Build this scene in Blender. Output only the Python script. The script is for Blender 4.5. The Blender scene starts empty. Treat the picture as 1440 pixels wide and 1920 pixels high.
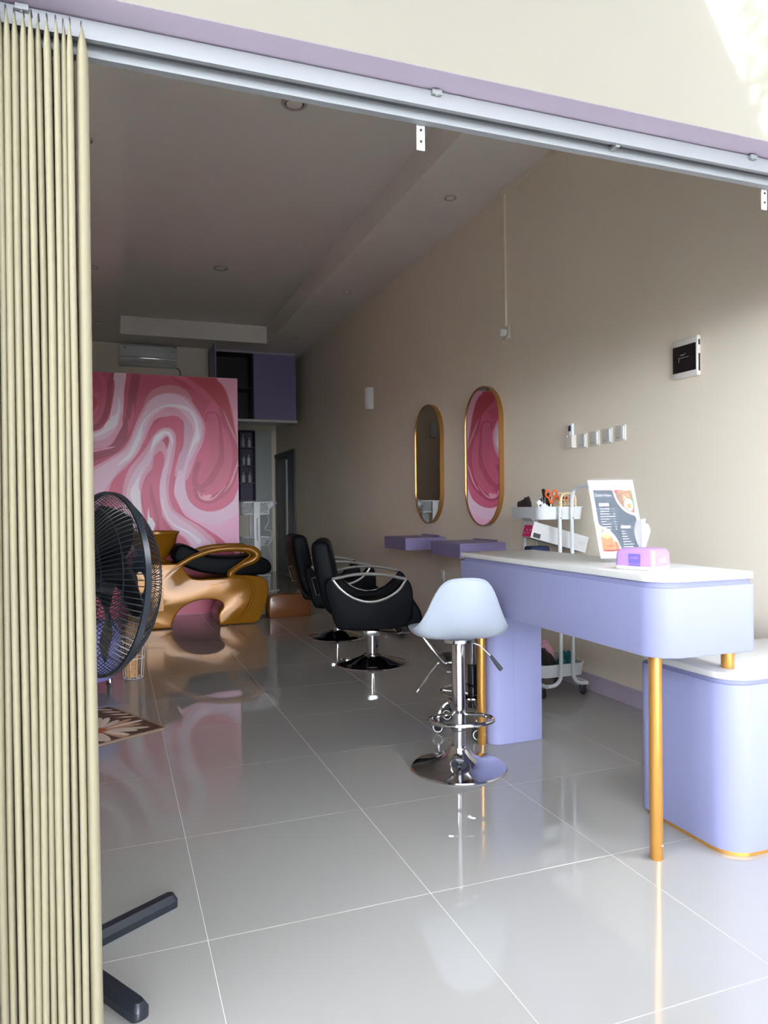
import bpy, bmesh, math, random
import numpy as np
from mathutils import Vector, Matrix

random.seed(7)
R = math.radians
SC = bpy.context.scene
COL = SC.collection

# ------------------------------------------------------------------ camera, sky, exposure
def make_camera():
    f, yaw, pit, rol, h = 1368.5, R(20.343), R(-0.480), R(-0.6124), 1.0667
    fw = Vector((math.sin(yaw) * math.cos(pit), math.cos(yaw) * math.cos(pit), math.sin(pit)))
    r0 = Vector((math.cos(yaw), -math.sin(yaw), 0))
    u0 = r0.cross(fw)
    r = r0 * math.cos(rol) + u0 * math.sin(rol)
    u = -r0 * math.sin(rol) + u0 * math.cos(rol)
    cd = bpy.data.cameras.new('camera')
    cd.sensor_fit = 'HORIZONTAL'
    cd.sensor_width = 36.0
    cd.lens = 36.0 * f / 1440.0
    cd.clip_start = 0.05
    cd.clip_end = 300
    co = bpy.data.objects.new('camera', cd)
    COL.objects.link(co)
    m = Matrix((r, u, -fw)).transposed().to_4x4()
    m.translation = (0, 0, h)
    co.matrix_world = m
    SC.camera = co
make_camera()

world = bpy.data.worlds.new('overcast_sky')
SC.world = world
world.use_nodes = True
bg = world.node_tree.nodes['Background']
bg.inputs['Color'].default_value = (0.925, 0.975, 1.06, 1)
bg.inputs['Strength'].default_value = 14.0
SC.view_settings.view_transform = 'Standard'
SC.view_settings.look = 'None'
SC.view_settings.gamma = 1
SC.view_settings.use_curve_mapping = False
SC.view_settings.exposure = 0.85
SC.cycles.use_denoising = True
SC.cycles.max_bounces = 10
SC.cycles.diffuse_bounces = 6
SC.cycles.glossy_bounces = 5
SC.cycles.transmission_bounces = 6
SC.cycles.caustics_reflective = True
SC.cycles.blur_glossy = 0.6
SC.cycles.caustics_refractive = False
SC.cycles.sample_clamp_indirect = 12

# ------------------------------------------------------------------ materials
def lin(c):
    out = []
    for v in c:
        v = v / 255.0
        out.append(v / 12.92 if v <= 0.04045 else ((v + 0.055) / 1.055) ** 2.4)
    return tuple(out) + (1.0,)

MATS = {}
def mat(name, rgb, rough=0.5, metal=0.0, var=0.0, scale=6.0, bump=0.0, bscale=120.0, coat=0.0,
        bdist=0.002, spec=0.5, trans=0.0, ior=1.45, aniso=None, alpha=1.0):
    if name in MATS:
        return MATS[name]
    m = bpy.data.materials.new(name)
    m.use_nodes = True
    nt = m.node_tree
    b = nt.nodes['Principled BSDF']
    b.inputs['Roughness'].default_value = rough
    b.inputs['Metallic'].default_value = metal
    b.inputs['Specular IOR Level'].default_value = spec
    b.inputs['Coat Weight'].default_value = coat
    b.inputs['Coat Roughness'].default_value = 0.05
    b.inputs['Transmission Weight'].default_value = trans
    b.inputs['IOR'].default_value = ior
    b.inputs['Alpha'].default_value = alpha
    tc = nt.nodes.new('ShaderNodeTexCoord')
    nz = nt.nodes.new('ShaderNodeTexNoise')
    nz.inputs['Scale'].default_value = scale
    nz.inputs['Detail'].default_value = 4
    nt.links.new(tc.outputs['Object'], nz.inputs['Vector'])
    cr = nt.nodes.new('ShaderNodeValToRGB')
    c = lin(rgb)
    v = var
    cr.color_ramp.elements[0].position = 0.3
    cr.color_ramp.elements[1].position = 0.7
    cr.color_ramp.elements[0].color = tuple(min(1, k * (1 - v)) for k in c[:3]) + (1,)
    cr.color_ramp.elements[1].color = tuple(min(1, k * (1 + v)) for k in c[:3]) + (1,)
    nt.links.new(nz.outputs['Fac'], cr.inputs['Fac'])
    nt.links.new(cr.outputs['Color'], b.inputs['Base Color'])
    if bump > 0:
        n2 = nt.nodes.new('ShaderNodeTexNoise')
        n2.inputs['Scale'].default_value = bscale
        n2.inputs['Detail'].default_value = 3 if bdist < .01 else 0
        nt.links.new(tc.outputs['Object'], n2.inputs['Vector'])
        bp = nt.nodes.new('ShaderNodeBump')
        bp.inputs['Strength'].default_value = bump
        bp.inputs['Distance'].default_value = bdist
        nt.links.new(n2.outputs['Fac'], bp.inputs['Height'])
        nt.links.new(bp.outputs['Normal'], b.inputs['Normal'])
    MATS[name] = m
    return m

def attr_mat(name, rough=0.5, coat=0.0, spec=0.5):
    m = bpy.data.materials.new(name)
    m.use_nodes = True
    nt = m.node_tree
    b = nt.nodes['Principled BSDF']
    b.inputs['Roughness'].default_value = rough
    b.inputs['Coat Weight'].default_value = coat
    b.inputs['Specular IOR Level'].default_value = spec
    a = nt.nodes.new('ShaderNodeAttribute')
    a.attribute_name = 'Col'
    nt.links.new(a.outputs['Color'], b.inputs['Base Color'])
    return m

M = {}
M['cream'] = mat('cream_paint', (240, 231, 214), 0.62, var=0.025, scale=1.2, bump=0.08, bscale=60)
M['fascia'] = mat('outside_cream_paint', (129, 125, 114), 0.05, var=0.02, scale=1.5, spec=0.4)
M['ceil'] = mat('ceiling_white', (238, 235, 229), 0.8, var=0.02, scale=0.8)
M['lav_trim'] = mat('mauve_trim_paint', (190, 177, 196), 0.5, var=0.03, scale=5)
M['lav'] = mat('lavender_laminate', (139, 142, 180), 0.45, var=0.01, scale=3, spec=0.15)
M['lav_dark'] = mat('lavender_violet_laminate', (138, 128, 172), 0.4, var=0.02, scale=3)
M['laminate'] = mat('white_laminate', (205, 206, 204), 0.35, var=0.01, scale=4, spec=0.3)
M['tile'] = mat('polished_tile', (151, 149, 147), 0.022, var=0.02, scale=1.6, spec=1.0)
M['grout'] = mat('pale_grout', (214, 211, 205), 0.7, var=0.03, scale=30)
M['gold'] = mat('brushed_gold', (214, 160, 84), 0.36, metal=0.75, var=0.04, scale=8)
M['goldfiber'] = mat('gold_gelcoat', (146, 96, 20), 0.24, metal=0.10, var=0.05, scale=3, spec=0.2, coat=0.2, bump=1.0, bscale=2.6, bdist=0.045)
M['chrome'] = mat('chrome', (205, 205, 208), 0.07, metal=1.0)
M['darkchrome'] = mat('dark_chrome', (90, 92, 96), 0.10, metal=1.0)
M['alu'] = mat('white_aluminium', (148, 151, 154), 0.4, var=0.01, scale=10, spec=0.3)
M['aludark'] = mat('groove_aluminium', (120, 126, 132), 0.3, metal=0.7)
M['white'] = mat('white_plastic', (222, 225, 227), 0.4, var=0.01, spec=0.2)
M['shell'] = mat('stool_shell_white', (158, 166, 177), 0.4, var=0.01, spec=0.2)
M['tissue'] = mat('tissue_paper', (236, 238, 240), 0.8, var=0.01)
M['whitemet'] = mat('white_enamel', (205, 209, 211), 0.35, var=0.01, spec=0.3)
M['black'] = mat('black_leatherette', (13, 15, 19), 0.5, var=0.08, scale=10, bump=0.25, bscale=300, spec=0.08)
M['blackp'] = mat('black_plastic', (22, 23, 26), 0.35)
M['navyp'] = mat('fan_dark_plastic', (28, 34, 42), 0.32)
M['pvc'] = mat('cream_pvc', (137, 131, 109), 0.5, var=0.02, scale=3, spec=0.2)
M['mirror'] = mat('mirror_glass', (235, 235, 235), 0.0, metal=1.0)
M['bronze'] = mat('bronze_gold_frame', (176, 128, 72), 0.3, metal=0.7)
M['screen'] = mat('dark_screen', (26, 22, 28), 0.25)
M['paper'] = mat('paper_white', (192, 193, 193), 0.6)
M['orange'] = mat('orange_plastic', (226, 92, 34), 0.35)
M['creamp'] = mat('cream_plastic', (228, 208, 170), 0.4)
M['pink'] = mat('magenta_print', (200, 32, 96), 0.4)
M['glass'] = mat('clear_plastic', (225, 230, 236), 0.05, alpha=0.035)
M['ltpurple'] = mat('purple_plastic', (186, 146, 206), 0.22, var=0.02, trans=0.15)
M['tissuelow'] = mat('tissue_box_base', (244, 232, 248), 0.3)
M['violet'] = mat('violet_print', (110, 96, 180), 0.4)
M['navycloth'] = mat('navy_cloth', (32, 42, 76), 0.8, var=0.1, scale=40)
M['brownblack'] = mat('dark_fabric', (32, 25, 24), 0.7, var=0.15, scale=30)
M['pinkcloth'] = mat('pink_cloth', (214, 160, 178), 0.85, var=0.1, scale=30)
M['tealcloth'] = mat('teal_patterned_cloth', (40, 112, 120), 0.8, var=0.4, scale=60)
M['tan'] = mat('tan_wicker', (196, 150, 104), 0.7, var=0.2, scale=60)
M['brown'] = mat('brown_board', (120, 70, 34), 0.35, var=0.1, scale=6, coat=0.4)
M['darkdoor'] = mat('dark_door', (70, 72, 70), 0.4, var=0.05)
M['greyframe'] = mat('grey_frame', (150, 152, 150), 0.4)
M['silver'] = mat('silver_strip', (200, 204, 206), 0.15, metal=0.9)
M['acbody'] = mat('ac_grey_white', (206, 212, 214), 0.35)
M['lens'] = mat('downlight_lens', (236, 230, 222), 0.25)
M['satin'] = mat('satin_chrome', (228, 230, 232), 0.28, metal=0.85)
M['ringm'] = mat('downlight_ring', (190, 184, 178), 0.4)
M['asphalt'] = mat('street_ground', (124, 124, 116), 0.9, var=0.1, scale=3)
M['switch'] = mat('switch_plastic', (226, 222, 214), 0.4)
M['mist'] = mat('bottle_pale', (170, 176, 190), 0.3)
M['rubber'] = mat('rubber_grey', (52, 54, 58), 0.6)

def added_roof_sheet():  # translucent sheet for the added roof, passes soft top light
    m = bpy.data.materials.new('added_roof_translucent')
    m.use_nodes = True
    nt = m.node_tree
    nt.nodes.remove(nt.nodes['Principled BSDF'])
    d = nt.nodes.new('ShaderNodeBsdfDiffuse')
    d.inputs['Color'].default_value = (0.75, 0.75, 0.74, 1)
    t = nt.nodes.new('ShaderNodeBsdfTranslucent')
    t.inputs['Color'].default_value = (0.26, 0.26, 0.26, 1)
    mx = nt.nodes.new('ShaderNodeMixShader')
    mx.inputs[0].default_value = 0.3
    nt.links.new(d.outputs[0], mx.inputs[1])
    nt.links.new(t.outputs[0], mx.inputs[2])
    nt.links.new(mx.outputs[0], nt.nodes['Material Output'].inputs['Surface'])
    return m
M['roof_filter'] = added_roof_sheet()

# ------------------------------------------------------------------ mesh helpers
def add_box(bm, x0, x1, y0, y1, z0, z1, bev=0.0, seg=2):
    vs = [bm.verts.new(p) for p in ((x0, y0, z0), (x1, y0, z0), (x1, y1, z0), (x0, y1, z0),
                                    (x0, y0, z1), (x1, y0, z1), (x1, y1, z1), (x0, y1, z1))]
    fs = [bm.faces.new([vs[i] for i in q]) for q in
          ((3, 2, 1, 0), (4, 5, 6, 7), (0, 1, 5, 4), (1, 2, 6, 5), (2, 3, 7, 6), (3, 0, 4, 7))]
    if bev > 0:
        es = list({e for f in fs for e in f.edges})
        bmesh.ops.bevel(bm, geom=es, offset=bev, segments=seg, profile=0.5, affect='EDGES')

def box(x0, x1, y0, y1, z0, z1, bev=0.0, seg=2):
    bm = bmesh.new()
    add_box(bm, x0, x1, y0, y1, z0, z1, bev, seg)
    return bm

def boxes(*bs):
    bm = bmesh.new()
    for b in bs:
        add_box(bm, *b)
    return bm

def rrect(x0, x1, y0, y1, rs, n=8):
    """rounded rectangle outline, ccw; rs = radii at (x0,y0),(x1,y0),(x1,y1),(x0,y1)"""
    if not isinstance(rs, (tuple, list)):
        rs = (rs,) * 4
    pts = []
    for (cx, cy, sx, sy, a0, r) in ((x0, y0, 1, 1, 180, rs[0]), (x1, y0, -1, 1, 270, rs[1]),
                                    (x1, y1, -1, -1, 0, rs[2]), (x0, y1, 1, -1, 90, rs[3])):
        if r <= 1e-6:
            pts.append((cx, cy))
            continue
        for k in range(n + 1):
            a = R(a0 + 90.0 * k / n)
            pts.append((cx + sx * r + r * math.cos(a), cy + sy * r + r * math.sin(a)))
    return pts

def add_prism(bm, pts, lo, hi, axis='z', bev=0.0, seg=2):
    def P(p, h):
        if axis == 'z':
            return (p[0], p[1], h)
        if axis == 'y':
            return (p[0], h, p[1])
        return (h, p[0], p[1])
    a = [bm.verts.new(P(p, lo)) for p in pts]
    b = [bm.verts.new(P(p, hi)) for p in pts]
    n = len(pts)
    f1 = bm.faces.new(list(reversed(a)))
    f2 = bm.faces.new(b)
    fs = [f1, f2]
    for i in range(n):
        fs.append(bm.faces.new((a[i], a[(i + 1) % n], b[(i + 1) % n], b[i])))
    bmesh.ops.recalc_face_normals(bm, faces=fs)
    if bev > 0:
        es = list(f1.edges) + list(f2.edges)
        bmesh.ops.bevel(bm, geom=es, offset=bev, segments=seg, profile=0.5, affect='EDGES')

def prism(pts, lo, hi, axis='z', bev=0.0, seg=2):
    bm = bmesh.new()
    add_prism(bm, pts, lo, hi, axis, bev, seg)
    return bm

def add_lathe(bm, prof, n=32, c=(0, 0, 0), axis='z', caps=True):
    rings = []
    for (r, z) in prof:
        ring = []
        if r < 1e-6:
            rings.append(None)
            p = (0, 0, z)
            rings[-1] = [bm.verts.new(T(p, c, axis))]
            continue
        for k in range(n):
            a = 2 * math.pi * k / n
            ring.append(bm.verts.new(T((r * math.cos(a), r * math.sin(a), z), c, axis)))
        rings.append(ring)
    fs = []
    for a, b in zip(rings[:-1], rings[1:]):
        for k in range(n):
            k2 = (k + 1) % n
            q = []
            for v in (a[k % len(a)], a[k2 % len(a)], b[k2 % len(b)], b[k % len(b)]):
                if v not in q:
                    q.append(v)
            if len(q) >= 3:
                fs.append(bm.faces.new(q))
    if caps and len(rings[0]) > 1:
        fs.append(bm.faces.new(list(reversed(rings[0]))))
    if caps and len(rings[-1]) > 1:
        fs.append(bm.faces.new(rings[-1]))
    bmesh.ops.recalc_face_normals(bm, faces=fs)

def T(p, c, axis):
    if axis == 'z':
        q = p
    elif axis == 'x':
        q = (p[2], p[0], p[1])
    else:
        q = (p[0], p[2], p[1])
    return (q[0] + c[0], q[1] + c[1], q[2] + c[2])

def lathe(prof, n=32, c=(0, 0, 0), axis='z', caps=True):
    bm = bmesh.new()
    add_lathe(bm, prof, n, c, axis, caps)
    return bm

def smooth_path(pts, sub=6, closed=False):
    """Catmull-Rom through the points"""
    P = [Vector(p) for p in pts]
    n = len(P)
    out = []
    rng = range(n) if closed else range(n - 1)
    for i in rng:
        if closed:
            p0, p1, p2, p3 = P[(i - 1) % n], P[i], P[(i + 1) % n], P[(i + 2) % n]
        else:
            p1, p2 = P[i], P[i + 1]
            p0 = P[i - 1] if i > 0 else p1 * 2 - p2
            p3 = P[i + 2] if i + 2 < n else p2 * 2 - p1
        for k in range(sub):
            t = k / sub
            out.append(0.5 * ((2 * p1) + (p2 - p0) * t + (2 * p0 - 5 * p1 + 4 * p2 - p3) * t * t
                              + (3 * p1 - p0 - 3 * p2 + p3) * t ** 3))
    if not closed:
        out.append(P[-1].copy())
    return out

def add_tube(bm, pts, r, n=8, closed=False, caps=True, flat=1.0):
    P = [Vector(p) for p in pts]
    m = len(P)
    rad = r if isinstance(r, (list, tuple)) else [r] * m
    tang = []
    for i in range(m):
        if closed:
            t = P[(i + 1) % m] - P[(i - 1) % m]
        else:
            t = P[min(i + 1, m - 1)] - P[max(i - 1, 0)]
        tang.append(t.normalized())
    up = Vector((0, 0, 1)) if abs(tang[0].z) < 0.9 else Vector((1, 0, 0))
    nrm = (up - tang[0] * up.dot(tang[0])).normalized()
    rings = []
    for i in range(m):
        nrm = (nrm - tang[i] * nrm.dot(tang[i])).normalized()
        bn = tang[i].cross(nrm)
        rings.append([bm.verts.new(P[i] + (nrm * math.cos(2 * math.pi * k / n) + bn * math.sin(2 * math.pi * k / n) * flat) * rad[i])
                      for k in range(n)])
    rng = range(m) if closed else range(m - 1)
    for i in rng:
        a, b = rings[i], rings[(i + 1) % m]
        for k in range(n):
            bm.faces.new((a[k], a[(k + 1) % n], b[(k + 1) % n], b[k]))
    if caps and not closed:
        bm.faces.new(list(reversed(rings[0])))
        bm.faces.new(rings[-1])

def tube(pts, r, n=8, closed=False, flat=1.0):
    bm = bmesh.new()
    add_tube(bm, pts, r, n, closed, True, flat)
    return bm

def tubes(lst, r, n=6):
    bm = bmesh.new()
    for p in lst:
        add_tube(bm, p, r, n)
    return bm

def arc(cx, cy, r, a0, a1, n=12):
    return [(cx + r * math.cos(R(a0 + (a1 - a0) * k / n)), cy + r * math.sin(R(a0 + (a1 - a0) * k / n))) for k in range(n + 1)]

def obj(name, bm, m, parent=None, smooth=35, loc=None):
    me = bpy.data.meshes.new(name)
    bmesh.ops.recalc_face_normals(bm, faces=bm.faces[:])
    bm.to_mesh(me)
    bm.free()
    me.materials.append(M[m] if isinstance(m, str) else m)
    if smooth:
        me.shade_smooth()
        me.set_sharp_from_angle(angle=R(smooth))
    o = bpy.data.objects.new(name, me)
    COL.objects.link(o)
    if parent is not None:
        o.parent = parent
    if loc:
        o.location = loc
    return o

def tag(o, label, cat, group=None, kind=None):
    o['label'] = label
    o['category'] = cat
    if group:
        o['group'] = group
    if kind:
        o['kind'] = kind
    return o

def thing(name, label, cat, loc=(0, 0, 0), rz=0.0, group=None):
    o = bpy.data.objects.new(name, None)
    o.empty_display_size = 0.1
    COL.objects.link(o)
    o.location = loc
    o.rotation_euler = (0, 0, R(rz))
    return tag(o, label, cat, group)

def struct(name, bm, m, parent=None, smooth=35, label=None):
    o = obj(name, bm, m, parent, smooth)
    o['kind'] = 'structure'
    if label:
        o['label'] = label
    return o

def dup(root, loc, rz=None, label=None, group=None):
    r = root.copy()
    COL.objects.link(r)
    r.location = loc
    if rz is not None:
        r.rotation_euler = (0, 0, R(rz))
    if label:
        r['label'] = label
    if group:
        r['group'] = group
    for ch in list(root.children):
        c = ch.copy()
        COL.objects.link(c)
        c.parent = r
        for g in list(ch.children):
            d = g.copy()
            COL.objects.link(d)
            d.parent = c
    return r

def text(name, body, size, m, parent, loc, rot, depth=0.0006, align='CENTER', shear=0.0, xs=1.0):
    cu = bpy.data.curves.new(name, 'FONT')
    cu.body = body
    cu.size = size
    cu.extrude = depth
    cu.align_x = align
    cu.align_y = 'CENTER'
    cu.shear = shear
    cu.resolution_u = 4
    t = bpy.data.objects.new(name, cu)
    COL.objects.link(t)
    dg = bpy.context.evaluated_depsgraph_get()
    me = bpy.data.meshes.new_from_object(t.evaluated_get(dg))
    bpy.data.objects.remove(t)
    me.materials.clear()
    me.materials.append(M[m] if isinstance(m, str) else m)
    o = bpy.data.objects.new(name, me)
    COL.objects.link(o)
    o.parent = parent
    o.location = loc
    o.rotation_euler = rot
    o.scale = (xs, 1, 1)
    return o

# ---- flat prints: colours painted from outlines onto a fine grid
def inside(poly, X, Z):
    n = len(poly)
    res = np.zeros(X.shape, bool)
    j = n - 1
    for i in range(n):
        xi, zi = poly[i][:2]
        xj, zj = poly[j][:2]
        if zi != zj:
            c = ((zi > Z) != (zj > Z)) & (X < (xj - xi) * (Z - zi) / (zj - zi) + xi)
            res ^= c
        j = i
    return res

def painted(name, parent, m, u0, u1, v0, v1, nu, nv, base, ops, place):
    du, dv = (u1 - u0) / (nu - 1), (v1 - v0) / (nv - 1)
    us = u0 + du * (np.arange(2 * nu) - .5) / 2          # painted at twice the grid, then averaged
    vs = v0 + dv * (np.arange(2 * nv) - .5) / 2
    C = np.empty((2 * nv, 2 * nu, 4))
    C[:] = lin(base)
    def window(pts, pad):
        a = np.searchsorted(us, min(p[0] for p in pts) - pad)
        b = np.searchsorted(us, max(p[0] for p in pts) + pad)
        c = np.searchsorted(vs, min(p[1] for p in pts) - pad)
        d = np.searchsorted(vs, max(p[1] for p in pts) + pad)
        return slice(c, d), slice(a, b)
    for op in ops:
        kind, col, pts = op[:3]
        col = np.array(lin(col))
        if kind == 'p':
            sp = [tuple(p) for p in smooth_path([(a, b, 0) for a, b in pts], 5, True)] if len(op) < 4 else pts
            w = window(sp, 0)
            U, V = np.meshgrid(us[w[1]], vs[w[0]])
            C[w][inside(sp, U, V)] = col
        else:
            sp = smooth_path([(a, b, r) for a, b, r in pts], 5)
            for p, q in zip(sp[:-1], sp[1:]):
                w = window((p, q), max(p[2], q[2]))
                U, V = np.meshgrid(us[w[1]], vs[w[0]])
                dx, dz = q[0] - p[0], q[1] - p[1]
                L2 = dx * dx + dz * dz + 1e-12
                t = np.clip(((U - p[0]) * dx + (V - p[1]) * dz) / L2, 0, 1)
                d = np.hypot(U - (p[0] + t * dx), V - (p[1] + t * dz)) - (p[2] + t * (q[2] - p[2]))
                C[w][d < 0] = col
    C = C.reshape(nv, 2, nu, 2, 4).mean((1, 3))
    U, V = np.meshgrid(np.linspace(u0, u1, nu), np.linspace(v0, v1, nv))
    verts = [place(a, b) for a, b in zip(U.ravel(), V.ravel())]
    faces = [(j * nu + i, j * nu + i + 1, (j + 1) * nu + i + 1, (j + 1) * nu + i) for j in range(nv - 1) for i in range(nu - 1)]
    me = bpy.data.meshes.new(name)
    me.from_pydata(verts, [], faces)
    at = me.color_attributes.new('Col', 'FLOAT_COLOR', 'POINT')
    at.data.foreach_set('color', C.reshape(-1, 4).astype(np.float32).ravel())
    me.materials.append(m)
    o = bpy.data.objects.new(name, me)
    COL.objects.link(o)
    o.parent = parent
    return o

# ------------------------------------------------------------------ the room
XL, XR, YF, YB, ZC = -0.45, 2.55, 1.43, 10.15, 3.23
PX0, PX1, PY0, ZP = -2.4, 3.5, -7.2, 2.9
fl = struct('floor', boxes((XL - .15, XR + .15, 1.0, 12.15, -0.12, -0.0007), (PX0 - .15, PX1 + .15, PY0, 1.0, -0.12, -0.0007)), 'grout', smooth=0,
            label='glossy light grey tiled floor with pale joints')
TG = {}
def tile(x0, x1, y0, y1):
    g = 0.0009
    key = (round(x1 - x0, 4), round(y1 - y0, 4))
    if key not in TG:
        o = obj('tile', box(g, key[0] - g, g, key[1] - g, -0.011, 0.0, 0.0004, 1), 'tile', fl, smooth=0)
        TG[key] = o.data
    else:
        o = bpy.data.objects.new('tile', TG[key])
        COL.objects.link(o)
        o.parent = fl
    o.location = (x0, y0, 0)
gx = [0.2052 + 0.6 * i for i in range(-6, 9)]
gy = [1.8334 + 0.6 * j for j in range(-15, 19)]
for a, b in zip(gx[:-1], gx[1:]):
    for c, d in zip(gy[:-1], gy[1:]):
        out_ = d <= 1.2335
        lo, hi = (PX0, PX1) if out_ else (XL, XR)
        x0, x1, y0, y1 = max(a, lo), min(b, hi), max(c, PY0), min(d, 12.0)
        if x1 - x0 > 0.02 and y1 - y0 > 0.02:
            tile(x0, x1, y0, y1)
struct('ground_outside', boxes((-30, 30, -40, PY0, -0.4, -0.16), (-30, PX0 - .15, PY0, 30, -0.4, -0.16)), 'asphalt', smooth=0, label='pale paved ground outside the shop')

struct('wall_right', box(XR, XR + .15, 1.60, 12.15, 0, 3.62), 'cream', smooth=0, label='cream painted wall on the right')
struct('wall_left', box(XL - .15, XL, 1.60, 12.15, 0, 3.62), 'cream', smooth=0, label='cream painted wall on the left')
struct('wall_back', box(XL, 1.24, YB, YB + .12, 0, ZC), 'cream', smooth=0, label='cream back wall with the air conditioner')
struct('wall_corridor', box(1.12, 1.235, YB + .12, 12.0, 0, ZC), 'cream', smooth=0, label='dim corridor side wall at the back')
struct('wall_corridor_end', box(1.12, XR, 12.0, 12.12, 0, ZC), 'cream', smooth=0, label='dim wall at the end of the corridor')
# front wall: piers each side of the opening and the lintel above it
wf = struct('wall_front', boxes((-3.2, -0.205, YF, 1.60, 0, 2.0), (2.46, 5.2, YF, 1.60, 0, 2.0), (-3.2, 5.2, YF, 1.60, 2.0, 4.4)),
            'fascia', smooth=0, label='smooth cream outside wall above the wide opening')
bm = bmesh.new()  # roof added out of view: holds back high sky, filters daylight
vs = [bm.verts.new(p) for p in ((PX0, PY0, ZP), (PX1, PY0, ZP), (PX1, -.17, ZP), (1.97, .82, ZP), (1.6, YF, ZP), (PX0, YF, ZP))]  # corner cut away so bright sky mirrors in the outside wall
bm.faces.new(vs)
struct('roof_added', bm, 'roof_filter', smooth=0, label='added unseen translucent roof tempering daylight over the shop entrance')
struct('wall_added_left', box(PX0 - .15, PX0, PY0, YF - .005, 0, 2.15), 'fascia', smooth=0, label='added unseen low wall limiting daylight from the left')  # added out of view, kept low to let in some left light
struct('wall_added_right', box(PX1, PX1 + .15, PY0, YF - .005, 0, ZP), 'fascia', smooth=0, label='added unseen wall limiting daylight from the right')  # added out of view to block sky light from the right
struct('trim_1', box(-0.205, 2.46, YF + .0005, 1.60, 1.9994, 2.0005), 'lav_trim', smooth=0, label='mauve painted underside of the lintel')
# tree beside the porch, seen mirrored in the glossy outside wall
tree = thing('tree', 'leafy tree beside the porch mirrored faintly in the outside wall', 'tree', (5.95, -2.75, -.16))
obj('trunk', tube(smooth_path([(0, 0, -.02), (.05, .02, 1.6), (-.04, .05, 3.4), (-.1, .15, 5.2), (-.25, .3, 6.6)], 5), [.075 - .0025 * k for k in range(21)], 10), mat('bark', (96, 82, 66), .9, var=.2, scale=12, bump=.5, bscale=30), tree)
BR = [[(-.06, .08, 3.9), (-.35, .45, 4.5), (-.62, .85, 4.95), (-.95, 1.15, 5.15), (-1.3, 1.3, 5.1)], [(-.1, .15, 4.8), (-.3, .6, 5.2), (-.3, 1.0, 5.35), (-.2, 1.4, 5.3)],
      [(-.06, .08, 4.2), (-.1, .5, 4.7), (.1, .9, 4.9), (.2, 1.3, 4.8)], [(-.2, .25, 6.2), (.3, -.2, 6.8), (.8, -.5, 7.0)], [(-.1, .1, 5.0), (.5, .2, 5.6), (1.0, .1, 5.8)]]
for b in BR:
    obj('branch', tube(smooth_path(b, 4), [.03 - .024 * k / (4 * (len(b) - 1)) for k in range(4 * (len(b) - 1) + 1)], 6), MATS['bark'], tree)
bm = bmesh.new()
rl = random.Random(9)
for b in BR:
    pth = smooth_path(b, 8)
    for p in pth[len(pth) // 3:]:
        for k in range(10):
            d = Vector((rl.uniform(-1, 1), rl.uniform(-1, 1), rl.uniform(-1, .4))).normalized()
            q = p + Vector((rl.uniform(-.16, .16), rl.uniform(-.16, .16), rl.uniform(-.18, .1)))
            s_ = d.cross(Vector((rl.uniform(-1, 1), rl.uniform(-1, 1), 1))).normalized()
            L_ = rl.uniform(.10, .17)
            n_ = d.cross(s_) * L_ * .06
            vs = [bm.verts.new(v) for v in (q, q + d * L_ * .45 + s_ * L_ * .16 + n_, q + d * L_, q + d * L_ * .45 - s_ * L_ * .16 + n_)]
            bm.faces.new(vs)
o = obj('leaves', bm, mat('leaf_green', (84, 104, 62), .6, var=.2, scale=5), tree, smooth=0)
o['kind'] = 'stuff'
# ceiling with a raised tray
RX0, RX1, RY0, RY1, ZR = 0.105, 1.93, 2.1, 9.6, 3.455
struct('ceiling', boxes((XL, RX0, 1.6, 12.0, ZC, 3.62), (RX1, XR, 1.6, 12.0, ZC, 3.62),
                        (RX0, RX1, 1.6, RY0, ZC, 3.62), (RX0, RX1, RY1, 12.0, ZC, 3.62), (RX0, RX1, RY0, RY1, ZR, 3.62)),
       'ceil', smooth=0, label='white ceiling with a raised rectangular tray')
struct('baseboard_right', box(XR - .012, XR, 1.62, 12.0, 0, 0.095, 0.002, 1), 'lav_trim', smooth=0, label='mauve skirting along the right wall')
struct('baseboard_left', box(XL, XL + .012, 1.62, 12.0, 0, 0.095, 0.002, 1), 'lav_trim', smooth=0, label='mauve skirting along the left wall')

# cable channel on the wall
cc = thing('cable_channel', 'thin cream cable channel along ceiling edge and down right wall', 'cable channel', (2.55, 4.42, 2.3))
obj('ceiling_run', box(-.016, 0, -2.75, .02, .895, .93, .002, 1), 'cream', cc)
obj('wall_drop', prism([(-.012, -.01), (.018, -.01), (.024, .895), (-.006, .895)], -.014, 0, 'x'), 'cream', cc)
wc = thing('wall_socket', 'small pale wall socket with plugged ball below the cable channel', 'socket', (2.55, 4.41, 2.2))
obj('plate', box(-.012, 0, -.045, .045, .0, .09, .004), 'switch', wc)
obj('plug', lathe([(0, -.05), (.018, -.046), (.027, -.03), (.027, -.012), (.02, 0)], 16, (-.012, .0, .045), 'x'), 'white', wc)
obj('wire', tube(smooth_path([(-.03, .02, .05), (-.03, .07, .07), (-.02, .1, .05), (-.012, .05, .03)], 5), .0016, 5), 'switch', wc)

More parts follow.
